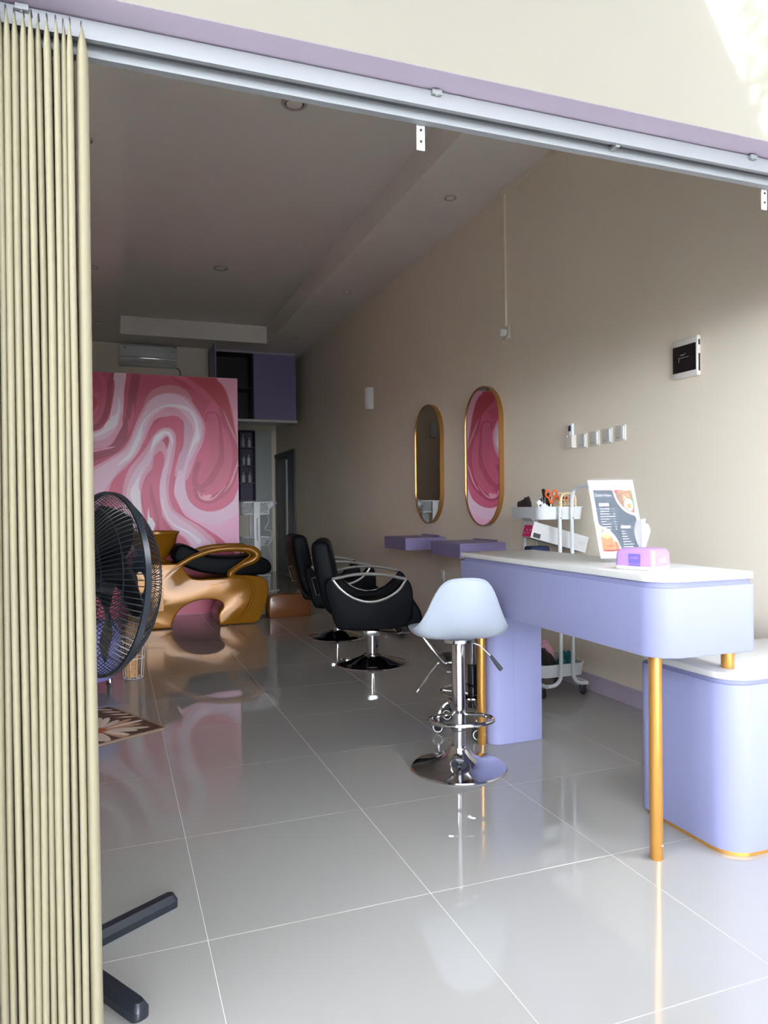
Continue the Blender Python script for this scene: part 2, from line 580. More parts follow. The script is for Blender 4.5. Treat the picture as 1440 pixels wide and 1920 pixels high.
# ceiling downlights
def downlight(loc, r, label, group):
    t = thing('downlight', label, 'ceiling light', loc, 0, group)
    obj('ring', lathe([(r, .001), (r, -.004), (r * .93, -.009), (r * .76, -.009), (r * .72, -.002), (r * .72, .001)], 32), 'ringm', t)
    obj('reflector', lathe([(r * .73, -.0015), (r * .66, -.001), (0, -.001)], 24), 'rubber', t)
    obj('lens', lathe([(r * .64, -.001), (r * .60, -.008), (r * .40, -.012), (0, -.013)], 24), 'lens', t)
downlight((1.035, 4.245, ZR), .078, 'large round downlight in the ceiling tray nearest the entrance', 'tray downlights')
downlight((1.035, 7.40, ZR), .078, 'round downlight in the ceiling tray further back', 'tray downlights')
for (x, y, l) in ((2.25, 4.66, 'small round downlight by the right wall nearest the entrance'),
                  (2.24, 7.05, 'small round downlight by the right wall, middle one'),
                  (2.20, 9.15, 'small round downlight by the right wall near the overhead cabinet'),
                  (-.125, 4.62, 'small round downlight at the left nearest the folding door'),
                  (-.14, 7.03, 'small round downlight at the left, middle one'),
                  (-.145, 9.14, 'small round downlight at the left near the air conditioner')):
    downlight((x, y, ZC), .046, l, 'perimeter downlights')

# ------------------------------------------------------------------ folding door and its track
tr = thing('door_track', 'white aluminium sliding door track across the opening', 'door track', (1.12, 1.52, 1.945))
X0, X1 = -1.32, 1.33
obj('rail', boxes((X0, X1, -.020, -.013, .018, .0515), (X0, X1, .013, .022, .0, .0515), (X0, X1, -.013, .013, .030, .0515)), 'alu', tr, smooth=0)
obj('rail_lip', boxes((X0, X1, -.0215, -.010, .0145, .0185), (X0, X1, .010, .030, -.002, .004)), 'alu', tr, smooth=0)
obj('groove', box(X0, X1, -.012, .012, .022, .0295), 'aludark', tr, smooth=0)
obj('rail_bead', box(X0, X1, -.012, -.006, .0165, .0215, .001, 1), 'silver', tr)
for x in (-.146, .691, 1.62):
    k = obj('clip', box(-.012, .012, -.030, -.0205, .040, .0515, .002), 'alu', tr, loc=(x - 1.12, 0, 0))
    obj('screw', lathe([(.004, .0395), (.003, .0385), (0, .038)], 10, (0, -.026, 0)), 'silver', k)
obj('joint', box(-.006, .006, -.014, .014, .010, .02), 'alu', tr, loc=(1.19 - 1.12, 0, 0))
for x in (.677, 1.726):
    k = obj('hanger_bracket', box(-.0105, .0105, .022, .0255, -.058, .012, .002), 'whitemet', tr, loc=(x - 1.12, .012, 0))
    for z in (-.012, -.038):
        obj('screw', lathe([(.0035, 0), (.003, -.002), (0, -.0025)], 10, (0, .022, z), 'y'), 'rubber', k)

fd = thing('folding_door', 'cream accordion folding door stacked open at the left', 'folding door', (-.11, 1.52, 0))
# each fold is a narrow vertical loop of PVC sheet seen end-on; its top is cut to a peak
def fold(xc, w, near, far, lean, name='fold'):
    ztop = 1.960
    bm = bmesh.new()
    prof = []
    n = 8
    for k in range(n + 1):
        a = math.pi + math.pi * k / n
        prof.append((math.cos(a) * w / 2, near + w * .9 + math.sin(a) * w * .9))
    prof += [(w / 2 * .92, (near + far) / 2), (w * .12, far), (-w * .12, far), (-w / 2 * .92, (near + far) / 2)]
    zs = [0.006, 0.5, 1.0, 1.5, 1.84, 1.905, 1.930, 1.946, ztop]
    sc = [1, 1, 1, 1, 1, .96, .78, .5, .16]
    rings = []
    for z, s in zip(zs, sc):
        ox = lean * (z - 1.0) + .0016 * math.sin(z * 3 + xc * 400)
        rings.append([bm.verts.new((xc + ox + p[0] * s, p[1], z if p[1] < -.03 else min(z, 1.936 - .002 * (ztop - z)))) for p in prof])
    m = len(prof)
    for a, b in zip(rings[:-1], rings[1:]):
        for k in range(m):
            bm.faces.new((a[k], a[(k + 1) % m], b[(k + 1) % m], b[k]))
    bm.faces.new(rings[0])
    bm.faces.new(rings[-1])
    o = obj(name, bm, 'pvc', fd, smooth=50)
    hk = obj('hook', tube(smooth_path([(xc + lean * .9, near + .006, ztop - .012), (xc + lean * .9, near + .003, ztop + .006), (xc + lean * .9, near + .012, ztop + .010), (xc + lean * .9, near + .024, ztop + .006)], 4), .0011, 6), 'rubber', o)
    return o
edges = [-.2045, -.1875, -.1745, -.162, -.1475, -.1335, -.121, -.1085, -.0935, -.081, -.0685, -.0555, -.0315]
for i, (a, b) in enumerate(zip(edges[:-1], edges[1:])):
    near = -.062 + .004 * math.sin(i * 2.3)
    fold((a + b) / 2 + .11, (b - a) * .93, near, .055, -.0012 + .0008 * math.sin(i * 1.7), 'fold' if i < 11 else 'end_fold')

# ------------------------------------------------------------------ reception desk
DX0, DX1, DY0, DY1 = 1.455, 1.825, 1.675, 2.945
dk = thing('reception_desk', 'lavender reception desk with white top on gold legs', 'desk', (1.64, 2.31, 0))
def dloc(pts):
    return [(x - 1.64, y - 2.31) for x, y in pts]
obj('desk_top', prism(dloc(rrect(DX0, DX1, DY0, DY1, (.085, .03, .004, .004), 12)), .836, .856, 'z', .002), 'laminate', dk)
obj('neck', prism(dloc(rrect(DX0 + .012, DX1 - .012, DY0 + .012, DY1 - .012, (.075, .02, .004, .004), 12)), .812, .836), 'lav', dk)
obj('apron', prism(dloc(rrect(DX0, DX1, DY0, DY1, (.085, .03, .004, .004), 12)), .616, .820, 'z', .004), 'lav', dk)
for (x, y, z0) in ((1.515, 1.765, 0), (1.530, 2.90, 0), (1.785, 1.755, .553)):
    lg = obj('leg', lathe([(.0185, z0), (.0195, z0 + .002), (.0195, .617)], 28, (x - 1.64, y - 2.31, 0)), 'gold', dk)
    if z0 == 0:
        obj('screw', lathe([(.003, 0), (.002, -.0015), (0, -.002)], 10, (x - 1.64 + .006, y - 2.31 - .0188, .045), 'y'), 'paper', lg)
pl = obj('panel_leg', prism(dloc(rrect(1.556, 1.812, 2.852, 2.940, (.05, .003, .003, .02), 10)), 0.001, .617), 'lav', dk)
obj('seam', box(1.668 - 1.64, 1.669 - 1.64, 2.8512 - 2.31, 2.853 - 2.31, .004, .61), 'lav_dark', pl, smooth=0)

# low cabinet beside the desk
CX0, CX1, CY0, CY1 = 1.708, 2.50, 1.665, 2.085
cb = thing('low_cabinet', 'low lavender cabinet with white top under the desk end', 'cabinet', (2.1, 1.87, 0))
def cl(pts):
    return [(x - 2.1, y - 1.87) for x, y in pts]
obj('cabinet_top', prism(cl(rrect(CX0, CX1, CY0, CY1, (.09, .004, .004, .05), 12)), .531, .552, 'z', .002), 'laminate', cb)
obj('neck', prism(cl(rrect(CX0 + .012, CX1 - .012, CY0 + .012, CY1 - .012, (.08, .004, .004, .04), 12)), .51, .531), 'lav', cb)
obj('body', prism(cl(rrect(CX0, CX1, CY0, CY1, (.09, .004, .004, .05), 12)), .012, .517, 'z', .004), 'lav', cb)
obj('plinth', prism(cl(rrect(CX0 + .006, CX1 - .02, CY0 + .006, CY1 - .03, (.085, .004, .004, .03), 12)), 0, .012), 'gold', cb)

# ------------------------------------------------------------------ white bar stool
st = thing('bar_stool', 'white shell bar stool on round chrome base beside the desk', 'stool', (1.302, 2.666, 0), -15)
base_prof = [(.0, .0), (.192, .0), (.194, .004), (.190, .009), (.165, .016), (.13, .024), (.095, .036), (.06, .055), (.042, .078), (.036, .09)]
obj('base', lathe(base_prof[1:], 56), 'chrome', st)
obj('base_collar', lathe([(.036, .072), (.039, .078), (.038, .088), (.033, .094)], 32), 'chrome', st)
obj('lower_column', lathe([(.0265, .088), (.0265, .16)], 32), 'chrome', st)
obj('column_gasket', lathe([(.0285, .156), (.0285, .160)], 32), 'rubber', st)
obj('column', lathe([(.0272, .16), (.0272, .515), (.02, .53)], 32), 'chrome', st)
bm = bmesh.new()
ringp = [(.128 * math.cos(a), -.055 + .085 * math.sin(a), .212) for a in [2 * math.pi * k / 40 for k in range(40)]]
add_tube(bm, ringp, .0085, 10, True)
obj('foot_ring', bm, 'chrome', st)
# shell: rim height falls from the back towards the sides and front
def shell_point(phi, t):
    c = math.cos(phi)                        # +1 at the back, -1 at the front
    a = abs(((phi + math.pi) % (2 * math.pi)) - math.pi)
    k = 1 / (1 + math.exp((a - R(46)) / R(6.5)))
    zr = .058 + .196 * k - .028 * (1 - c) / 2
    n_ = 2.35
    rr = 1.0 / ((abs(math.cos(phi)) / .180) ** n_ + (abs(math.sin(phi)) / .198) ** n_) ** (1 / n_)
    r = rr * (1 - (1 - t) ** 1.7)
    z = zr * (t ** (2.6 - .3 * k))
    lean = 1 + .05 * k * t
    return r * math.sin(phi) * (1 - .14 * k * t), -r * math.cos(phi) * lean, z
bm = bmesh.new()
NP, NT = 72, 16
outer, inner = [], []
for lay, off in ((outer, 0.0), (inner, .006)):
    for j in range(NT + 1):
        ring = []
        for i in range(NP):
            p = shell_point(2 * math.pi * i / NP, j / NT)
            rr = math.hypot(p[0], p[1]) + 1e-9
            s = max(0, rr - off * min(1, j / 6)) / rr
            ring.append(bm.verts.new((p[0] * s, p[1] * s, .529 + p[2] + (off * (1 - .6 * (j / NT))))))
            if j == 0:
                break
        lay.append(ring)
for lay in (outer, inner):
    for j in range(NT):
        for i in range(NP):
            i2 = (i + 1) % NP
            if j == 0:
                bm.faces.new((lay[0][0], lay[1][i], lay[1][i2]))
            else:
                bm.faces.new((lay[j][i], lay[j][i2], lay[j + 1][i2], lay[j + 1][i]))
for i in range(NP):
    i2 = (i + 1) % NP
    bm.faces.new((outer[NT][i], outer[NT][i2], inner[NT][i2], inner[NT][i]))
obj('seat_shell', bm, 'shell', st, smooth=60)
rim = []
for i in range(NP):
    p = shell_point(2 * math.pi * i / NP, 1.0)
    rim.append((p[0] * .985, p[1] * .985, .531 + p[2]))
bm = bmesh.new()
add_tube(bm, rim, .0055, 8, True)
obj('rim', bm, 'shell', st)
obj('seat_plate', lathe([(.06, .512), (.066, .516), (.066, .528), (.05, .535)], 28), 'chrome', st)
lv = obj('lever', tube([(.035, .0, .518), (.085, -.03, .500), (.128, -.055, .455)], .0035, 8), 'chrome', st)
obj('lever_grip', tube(smooth_path([(.122, -.051, .464), (.145, -.066, .430), (.160, -.076, .410)], 3), [.006, .0075, .0085, .009, .0095, .0095, .008], 10), 'rubber', lv)

# ------------------------------------------------------------------ rolling work stool behind it
rs = thing('rolling_stool', 'chrome rolling stool on casters behind the white bar stool', 'stool', (1.60, 3.12, 0), 8)
obj('seat', lathe([(.0, .455), (.14, .455), (.165, .465), (.17, .48), (.165, .505), (.14, .515), (0, .517)], 36), 'black', rs)
obj('lift', lathe([(.015, .30), (.015, .455)], 20), 'chrome', rs)
obj('lift_cover', lathe([(.024, .10), (.024, .30)], 24), 'darkchrome', rs)
obj('collar', lathe([(.028, .298), (.028, .306), (.018, .309)], 24), 'blackp', rs)
bm = bmesh.new()
add_tube(bm, [(.150 * math.cos(2 * math.pi * k / 36), .150 * math.sin(2 * math.pi * k / 36), .175) for k in range(36)], .008, 8, True)
for a in (20, 140, 260):
    add_tube(bm, [(.145 * math.cos(R(a)), .145 * math.sin(R(a)), .175), (.02 * math.cos(R(a)), .02 * math.sin(R(a)), .165)], .006, 8)
obj('foot_ring', bm, 'chrome', rs)
obj('lever', tube([(-.02, -.03, .45), (-.12, -.10, .435), (-.17, -.12, .425)], .006, 8), 'blackp', rs)
for k in range(5):
    a = R(98 + 72 * k)
    ca, sa = math.cos(a), math.sin(a)
    lg = obj('leg', tube(smooth_path([(.015 * ca, .015 * sa, .125), (.07 * ca, .07 * sa, .145), (.14 * ca, .14 * sa, .13), (.176 * ca, .176 * sa, .085), (.178 * ca, .178 * sa, .055)], 5), .009, 8), 'chrome', rs)
    cw = bmesh.new()
    for s in (-1, 1):
        add_lathe(cw, [(.0, -.008), (.024, -.008), (.028, -.005), (.028, .005), (.024, .008), (0, .008)], 24, (0, s * .013, 0), 'y')
    w = obj('caster', cw, 'blackp', lg, loc=(.178 * ca, .178 * sa, .0285))
    for s in (-1, 1):
        obj('caster_ring', lathe([(.019, -.001), (.024, -.001), (.024, .001), (.019, .001), (.019, -.001)], 24, (0, s * .0222, 0), 'y', False), 'white', w)
    w.rotation_euler = (0, 0, R(-36 + 9 * (k - 2)))

# ------------------------------------------------------------------ styling chairs
def chair(loc, rz, label):
    t = thing('styling_chair', label, 'salon chair', loc, rz, 'black styling chairs along the mirrors')
    obj('base', lathe([(.238, .0), (.24, .008), (.232, .014), (.17, .026), (.10, .048), (.055, .068)], 48), 'gloss_black', t)
    obj('base_rim', lathe([(.236, .0), (.2415, .001), (.243, .006), (.2405, .011), (.236, .012)], 48), 'chrome', t)
    obj('column_collar', lathe([(.055, .060), (.058, .066), (.058, .074), (.048, .078)], 32), 'chrome', t)
    obj('column', lathe([(.043, .07), (.043, .20)], 32), 'chrome', t)
    obj('pump_head', box(-.06, .05, -.05, .05, .195, .265, .006), 'silver', t)
    prof = [(-.298, .585), (-.262, .612), (-.10, .622), (.15, .612), (.215, .598), (.246, .56), (.258, .48), (.25, .385), (.222, .318),
            (.17, .288), (-.05, .276), (-.20, .284), (-.238, .312), (-.272, .42), (-.30, .52)]
    pr = [(p.x, p.y) for p in smooth_path([(a, b, 0) for a, b in prof], 4, True)]
    # the panel's top is scooped out along the armrest bow
    def scoop(x, z):
        if -.245 < x < .205 and z > .5:
            zc = .462 + .145 * min(1, (abs(x + .02) / .225)) ** 2.2
            return min(z, zc)
        return z
    pr = [(x, scoop(x, z)) for x, z in pr]
    for s in (-1, 1):
        pn = obj('side_panel', prism(pr, s * .262 - .028, s * .262 + .028, 'y', .012, 3), 'black', t, smooth=50)
        top = smooth_path([(-.255, s * .292, .607), (-.10, s * .290, .634), (.06, s * .290, .630), (.215, s * .292, .600)], 6)
        bow = smooth_path([(.215, s * .294, .600), (.165, s * .296, .530), (.08, s * .297, .478), (-.02, s * .297, .458), (-.12, s * .297, .484), (-.20, s * .296, .540), (-.255, s * .294, .607)], 6)
        bm = bmesh.new()
        add_tube(bm, top, .010, 8, flat=1.9)
        add_tube(bm, bow, .008, 8)
        obj('armrest', bm, 'satin', t)
    obj('seat', prism(rrect(-.25, .27, .31, .435, .05, 6), -.232, .232, 'y', .02, 3), 'black', t, smooth=60)
    obj('seat_front', prism([(p.x, p.y) for p in smooth_path([(.22, .44, 0), (.285, .425, 0), (.318, .36, 0), (.315, .285, 0), (.28, .265, 0), (.22, .28, 0)], 4, True)], -.228, .228, 'y', .015, 3), 'black', t, smooth=60)
    bp = [(-.20, .43), (-.235, .62), (-.262, .76), (-.285, .832), (-.345, .848), (-.388, .815), (-.380, .70), (-.345, .52), (-.30, .40), (-.24, .36)]
    b = obj('backrest', prism([(p.x, p.y) for p in smooth_path([(x, z, 0) for x, z in bp], 4, True)], -.222, .222, 'y', .03, 4), 'black', t, smooth=60)
    obj('back_handle', tube([(-.355, -.05, .60), (-.395, -.05, .59), (-.365, -.05, .48), (-.325, -.05, .48)], .007, 8), 'chrome', b)
    bm = bmesh.new()
    for s in (-1, 1):
        add_tube(bm, smooth_path([(.16, s * .10, .268), (.27, s * .11, .262), (.33, s * .125, .20), (.455, s * .14, .040), (.50, s * .14, .030), (.575, s * .14, .030)], 4), .0085, 8)
    add_tube(bm, [(.505, -.14, .030), (.505, .14, .030)], .0085, 8)
    fr = obj('footrest', bm, 'chrome', t)
    obj('foot_plate', box(.49, .60, -.13, .13, .028, .044, .006), 'rubber', fr)
    bm = bmesh.new()
    add_tube(bm, smooth_path([(-.10, -.07, .245), (.02, -.10, .243), (.10, -.12, .235), (.18, -.13, .235), (.19, -.12, .25)], 4), .006, 8)
    obj('pump_lever', bm, 'chrome', t)
    return t
M['gloss_black'] = mat('gloss_black_enamel', (14, 14, 16), 0.06, coat=1.0, spec=0.6)
chair((1.626, 4.644, 0), -18, 'black styling chair with chrome bow armrests nearest the white bar stool')
chair((1.70, 5.71, 0), -5, 'black styling chair behind the nearer one, further into the salon')

# ------------------------------------------------------------------ wall shelves and mirrors
for (y0, y1, l) in ((4.45, 4.935, 'lavender floating shelf under the pink-reflecting mirror'), (5.43, 5.915, 'lavender floating shelf under the dark-reflecting mirror')):
    t = thing('floating_shelf', l, 'shelf', (2.55, y0, .705), 0, 'floating shelves under the mirrors')
    obj('top_board', box(-.355, 0, 0, y1 - y0, .085, .10, .001, 1), 'lav_dark', t, smooth=0)
    obj('side_board', box(-.355, 0, 0, .016, .001, .0845, .001, 1), 'lav_dark', t, smooth=0)
    obj('side_board', box(-.355, 0, y1 - y0 - .016, y1 - y0, .001, .0845, .001, 1), 'lav_dark', t, smooth=0)
    obj('drawer_front', box(-.355, -.339, .018, y1 - y0 - .018, .001, .0835, .001, 1), 'lav_dark', t, smooth=0)
    obj('bottom_board', box(-.337, 0, .0165, y1 - y0 - .0165, .002, .014), 'lav_dark', t, smooth=0)
    obj('back_lip', box(-.012, 0, .12, y1 - y0 - .02, .10, .112), 'lav_dark', t, smooth=0)
def stadium(hw, z0, z1, n=24):
    pts = arc(0, z1 - hw, hw, 0, 180, n) + arc(0, z0 + hw, hw, 180, 360, n)
    return pts
for (yc, l) in ((4.735, 'tall pill-shaped gold-rimmed mirror reflecting the pink swirls'), (5.715, 'tall pill-shaped gold-rimmed mirror reflecting the dark back')):
    t = thing('wall_mirror', l, 'mirror', (2.55, yc, .912), 0, 'pill-shaped wall mirrors')
    o_, i_ = stadium(.268, 0, 1.015), stadium(.261, .007, 1.008)
    bm = bmesh.new()
    n = len(o_)
    A = [[bm.verts.new((x, p[0], p[1])) for p in q] for x, q in ((0, o_), (-.036, o_), (-.036, i_), (-.026, i_))]
    for a, b in zip(A[:-1], A[1:]):
        for k in range(n):
            bm.faces.new((a[k], a[(k + 1) % n], b[(k + 1) % n], b[k]))
    obj('frame', bm, 'bronze', t, smooth=40)
    obj('glass', prism(stadium(.2615, .0065, 1.0085), -.030, -.024, 'x'), 'mirror', t, smooth=0)

# wall lamp, tablet box, remote, switches, socket
def sconce(loc, rz, label):
    t = thing('wall_sconce', label, 'wall lamp', loc, rz, 'half-round wall sconces')
    pts = [(0, -.055)] + [(-.075 * math.sin(R(a)) - .004, -.055 * math.cos(R(a))) for a in range(0, 181, 12)] + [(0, .055)]
    obj('shade', prism(pts, 0, .22), 'white', t)
    obj('diffuser', prism([(p[0] * .9, p[1] * .9) for p in pts], -.004, .002), 'lens', t)
sconce((2.55, 7.21, 2.078), 0, 'small white half-round wall sconce high on the right wall')
sconce((.47, YB, 2.10), 90, 'small white half-round wall sconce on the back wall behind the pink partition')

t = thing('meter_box', 'wall-mounted white box with dark front panel high on right wall', 'wall box', (2.55, 2.73, 1.655))
obj('case', box(-.022, 0, -.08, .08, 0, .185, .006, 3), 'switch', t)
fp = obj('front_panel', box(-.0235, -.022, -.071, .075, .027, .152), 'screen', t, smooth=0)
obj('print_mark', boxes((-.0239, -.0235, .000, .026, .106, .1105), (-.0239, -.0235, -.008, -.003, .112, .1155)), 'greyframe', fp, smooth=0)
obj('print_line', box(-.0239, -.0235, -.028, .034, .0935, .0955), 'greyframe', fp, smooth=0)
obj('print_bar', box(-.0239, -.0235, .034, .037, .076, .098), 'greyframe', fp, smooth=0)
obj('side_slot', boxes((-.016, -.006, -.081, -.0795, .14, .165), (-.016, -.006, -.081, -.0795, .02, .10)), 'rubber', t, smooth=0)

t = thing('air_conditioner_remote', 'small white air conditioner remote in wall holder beside switches', 'remote control', (2.55, 3.65, 1.40))
obj('body', box(-.026, -.008, -.022, .022, .006, .138, .005), 'white', t)
obj('display', box(-.0268, -.0255, -.011, .013, .094, .126), 'rubber', t, smooth=0)
for k in range(3):
    obj('button', box(-.0275, -.0255, -.004, .004, .042 + .016 * k, .049 + .016 * k, .001, 1), 'switch', t)
obj('holder', boxes((-.034, -.0285, -.03, .03, 0, .06), (-.0285, 0, -.03, -.0235, 0, .07), (-.0285, 0, .0235, .03, 0, .07), (-.0285, 0, -.03, .03, -.004, 0)), 'switch', t, smooth=0)
for k, l in enumerate(('light switch next to the remote', 'light switch second from the remote', 'light switch third from the remote', 'light switch farthest right from the remote')):
    y = 3.555 - .112 * k
    t = thing('wall_switch', 'square cream ' + l, 'switch', (2.55, y, 1.387 + .004 * k), 0, 'row of light switches')
    obj('plate', box(-.009, 0, -.043, .043, 0, .086, .004), 'switch', t)
    obj('rocker', prism([(y2, z2) for y2, z2 in rrect(-.036, -.014, .008, .078, .006, 4)], -.016, -.008, 'x', .002), 'white', t)
    obj('print_mark', box(-.0095, -.0088, .0, .03, .017, .021), 'greyframe', t, smooth=0)
t = thing('power_outlet', 'low square power outlet on right wall behind the bar stool', 'outlet', (2.55, 5.50, .44))
obj('plate', box(-.009, 0, -.043, .043, 0, .086, .004), 'switch', t)
obj('insert', lathe([(.028, -.012), (.028, -.006), (.0, -.006)], 24, (0, 0, .043), 'x'), 'white', t)

# ------------------------------------------------------------------ white trolley with trays
TX, TY = 2.315, 3.585
tl = thing('utility_trolley', 'white metal three-tier trolley against the right wall behind the desk', 'trolley', (TX, TY, 0))
def tray(z0, z1, nm='tray'):
    bm = bmesh.new()
    o0, o1 = rrect(-.140, .140, -.160, .160, .045, 6), rrect(-.148, .148, -.168, .168, .05, 6)
    i1, i0 = rrect(-.144, .144, -.164, .164, .046, 6), rrect(-.136, .136, -.156, .156, .042, 6)
    rm = rrect(-.154, .154, -.174, .174, .054, 6)
    L = [[bm.verts.new((p[0], p[1], z)) for p in q] for q, z in ((o0, z0), (o1, z1 - .004), (rm, z1 - .004), (rm, z1), (i1, z1), (i0, z0 + .004))]
    n = len(o0)
    for a, b in zip(L[:-1], L[1:]):
        for k in range(n):
            bm.faces.new((a[k], a[(k + 1) % n], b[(k + 1) % n], b[k]))
    bm.faces.new(list(reversed(L[0])))
    bm.faces.new(L[-1])
    return obj(nm, bm, 'whitemet', tl)
tray(.982, 1.052)
tray(.70, .77)
tray(.115, .185)
for s, yy in ((-1, -.182), (1, .182)):
    for x in (-.030, .048):
        top = 1.045 if (x < 0 or s > 0) else 1.12
        side = -1 if x < 0 else 1
        pts = [(x, yy, top), (x, yy, .15), (x + side * .008, yy, .105), (x + side * .04, yy, .078), (x + side * .085, yy, .074)]
        pa = [Vector(pts[0])] + smooth_path(pts[1:], 5)
        if top > 1.1:
            pa = smooth_path([(x + .005, yy - .16, 1.16), (x + .003, yy - .07, 1.158), (x, yy - .02, 1.14), (x, yy, 1.09)], 5) + pa[1:]
        obj('post', tube(pa, .0105, 10), 'whitemet', tl)
        obj('sleeve', lathe([(.0118, 1.0), (.0118, 1.052)], 14, (x, yy, 0)), 'whitemet', tl)
        obj('bolt', lathe([(.0035, 0), (.0035, -.003), (0, -.004)], 8, (x, yy - .0105, .99), 'y'), 'darkchrome', tl)
for side in (-1, 1):
    x = .009 + side * .124
    obj('base_rail', tube(smooth_path([(x - side * .03, -.182, .074), (x, -.176, .074), (x + side * .008, -.15, .074), (x + side * .008, .15, .074), (x, .176, .074), (x - side * .03, .182, .074)], 4), .0105, 10), 'whitemet', tl)
    for yy in (-.13, .13):
        c = obj('caster', lathe([(0, -.009), (.022, -.009), (.026, -.005), (.026, .005), (.022, .009), (0, .009)], 20, (0, 0, 0), 'x'), 'blackp', tl, loc=(x + side * .006, yy - .012, .026))
        obj('caster_fork', boxes((-.014, -.010, -.012, .018, -.006, .034), (.010, .014, -.012, .018, -.006, .034), (-.014, .014, -.006, .018, .032, .038)), 'chrome', c, smooth=0)

# things on the top tray (floor of the tray z .986)
ZT = .987
t = thing('scissors', 'orange-handled scissors standing upright on the trolley', 'scissors', (2.316, 3.53, ZT), 8)
for s in (-1, 1):
    bm = bmesh.new()
    add_tube(bm, [(s * .026 + .016 * math.cos(2 * math.pi * k / 20), 0, .138 + .020 * math.sin(2 * math.pi * k / 20)) for k in range(20)], .0045, 8, True)
    add_tube(bm, [(s * .022, 0, .118), (s * .012, 0, .095), (s * .004, 0, .082)], .005, 8)
    obj('handle', bm, 'orange', t)
    obj('blade', prism([(s * .005 - .005, .0), (s * .005 + .005, .01), (s * -.004 + .006, .085), (s * -.004 - .006, .085)], -.001 + s * .0012, .001 + s * .0012, 'y'), 'chrome', t, smooth=0)
t = thing('storage_basket', 'cream plastic lattice basket on the trolley top tray', 'basket', (2.385, 3.515, ZT))
def grid_panel(x0, x1, y, z0, z1, nx, nz, r=.0028):
    L = [[(x0 + (x1 - x0) * k / nx, y, z0), (x0 + (x1 - x0) * k / nx, y, z1)] for k in range(1, nx)]
    L += [[(x0, y, z0 + (z1 - z0) * k / nz), (x1, y, z0 + (z1 - z0) * k / nz)] for k in range(1, nz)]
    return tubes(L, r, 6)
for y in (-.045, .045):
    bm = bmesh.new()
    pth = [(-.048, y, 0), (-.048, y, .10)] + [(-.018 + .030 * math.cos(R(a)), y, .10 + .038 * math.sin(R(a))) for a in (180, 160, 140, 120, 100, 90)] + [(.018 + .030 * math.cos(R(a)), y, .10 + .038 * math.sin(R(a))) for a in (90, 70, 50, 30, 10, 0)] + [(.048, y, 0)]
    add_tube(bm, pth, .0075, 8, True)
    f_ = obj('end_frame', bm, 'creamp', t)
    obj('lattice', grid_panel(-.046, .046, y, .0, .128, 4, 5), 'creamp', f_)
obj('basket_floor', box(-.045, .045, -.042, .042, .002, .008), 'creamp', t)
for s in (-1, 1):
    for z in (.02, .045, .07, .095):
        obj('side_bar', tube([(s * .046, -.045, z), (s * .046, .045, z)], .0025, 6), 'creamp', t)
obj('orange_grips', tubes([[(-.03 + .02 * k, -.01, .10), (-.028 + .02 * k, .015, .118)] for k in range(4)], .007, 8), 'orange', t)
def blob(name, label, cat, c, s, m, seed, rough=.25, group=None):
    bm = bmesh.new()
    bmesh.ops.create_icosphere(bm, subdivisions=4, radius=1)
    rnd = random.Random(seed)
    ph = [rnd.uniform(0, 6) for _ in range(6)]
    for v in bm.verts:
        x, y, z = v.co
        k = 1 + rough * (.5 * math.sin(3.1 * x + ph[0]) * math.sin(2.7 * y + ph[1]) + .5 * math.sin(4.3 * z + 3 * x + ph[2]) + .3 * math.sin(7 * y + 5 * x + ph[3]) + .35 * math.sin(11 * x + 4 * z + ph[4]) * math.sin(9 * y + ph[5]))
        v.co = Vector((x * s[0] * k, y * s[1] * k, max(z * s[2] * k, -s[2] * .55) + s[2] * .55))
    o = obj(name, bm, m, None, smooth=60)
    o.location = c
    return tag(o, label, cat, group)
blob('hair_net_bag', 'crumpled dark fabric bundle at far end of trolley top', 'cloth', (2.232, 3.67, ZT), (.036, .05, .075), 'brownblack', 3, .3)
t = thing('black_glove', 'black rubber glove with spread fingers lying on the trolley', 'glove', (2.300, 3.575, ZT + .02), 20)
t.scale = (1.35, 1.35, 1.25)
obj('palm', tube(smooth_path([(-.03, 0, .03), (0, 0, .055), (.028, 0, .062)], 4), [.016, .022, .026, .028, .028, .028, .026, .025, .022], 10, flat=.6), 'brownblack', t)
for (dx, dz, ln) in ((-.02, .045, 1), (0.02, .03, .9), (.045, .012, .8), (.05, -.01, .8)):
    obj('finger', tube([(.012, 0, .062), (.012 + dx * .6 * ln, 0, .066 + dz * .7 * ln), (.012 + dx * ln * 1.1, 0, .066 + dz * ln * 1.1)], [.011, .0095, .006], 8), 'brownblack', t)
t = thing('hair_clip_bundle', 'bundle of patterned black and white hair clips with pin tails on trolley', 'hair clips', (2.262, 3.50, ZT), 12)
t.scale = (1.3, 1.3, 1.3)
for k in range(5):
    c = obj('clip', box(-.011, .011, -.006, .006, 0, .045, .004), 'white', t, loc=(-.03 + .018 * k, .004 * (k % 2), .035 - .006 * k))
    c.rotation_euler = (0, R(-25 - 3 * k), 0)
    obj('print', boxes((-.007, .007, -.0066, -.006, .008, .013), (-.007, .007, -.0066, -.006, .022, .027), (-.002, .002, -.0066, -.006, .013, .022)), 'rubber', c, smooth=0)
for k in range(5):
    obj('pin', tube([(-.02 + .006 * k, .01, .05), (-.075 + .02 * k, .012, .115 - .006 * k)], .0012, 5), 'greyframe', t)
t = thing('clear_bag', 'crumpled clear plastic bag of metal pins on the trolley', 'plastic bag', (2.290, 3.455, ZT))
bm = bmesh.new()
bmesh.ops.create_icosphere(bm, subdivisions=3, radius=1)
for v in bm.verts:
    x, y, z = v.co
    k = 1 + .22 * math.sin(5 * x + 2 * z) * math.sin(4 * y + 3 * x)
    v.co = Vector((x * .05 * k, y * .035 * k, max(-.006, z * .055 * k - x * .02) + .01))
obj('bag', bm, 'glass', t, smooth=20)
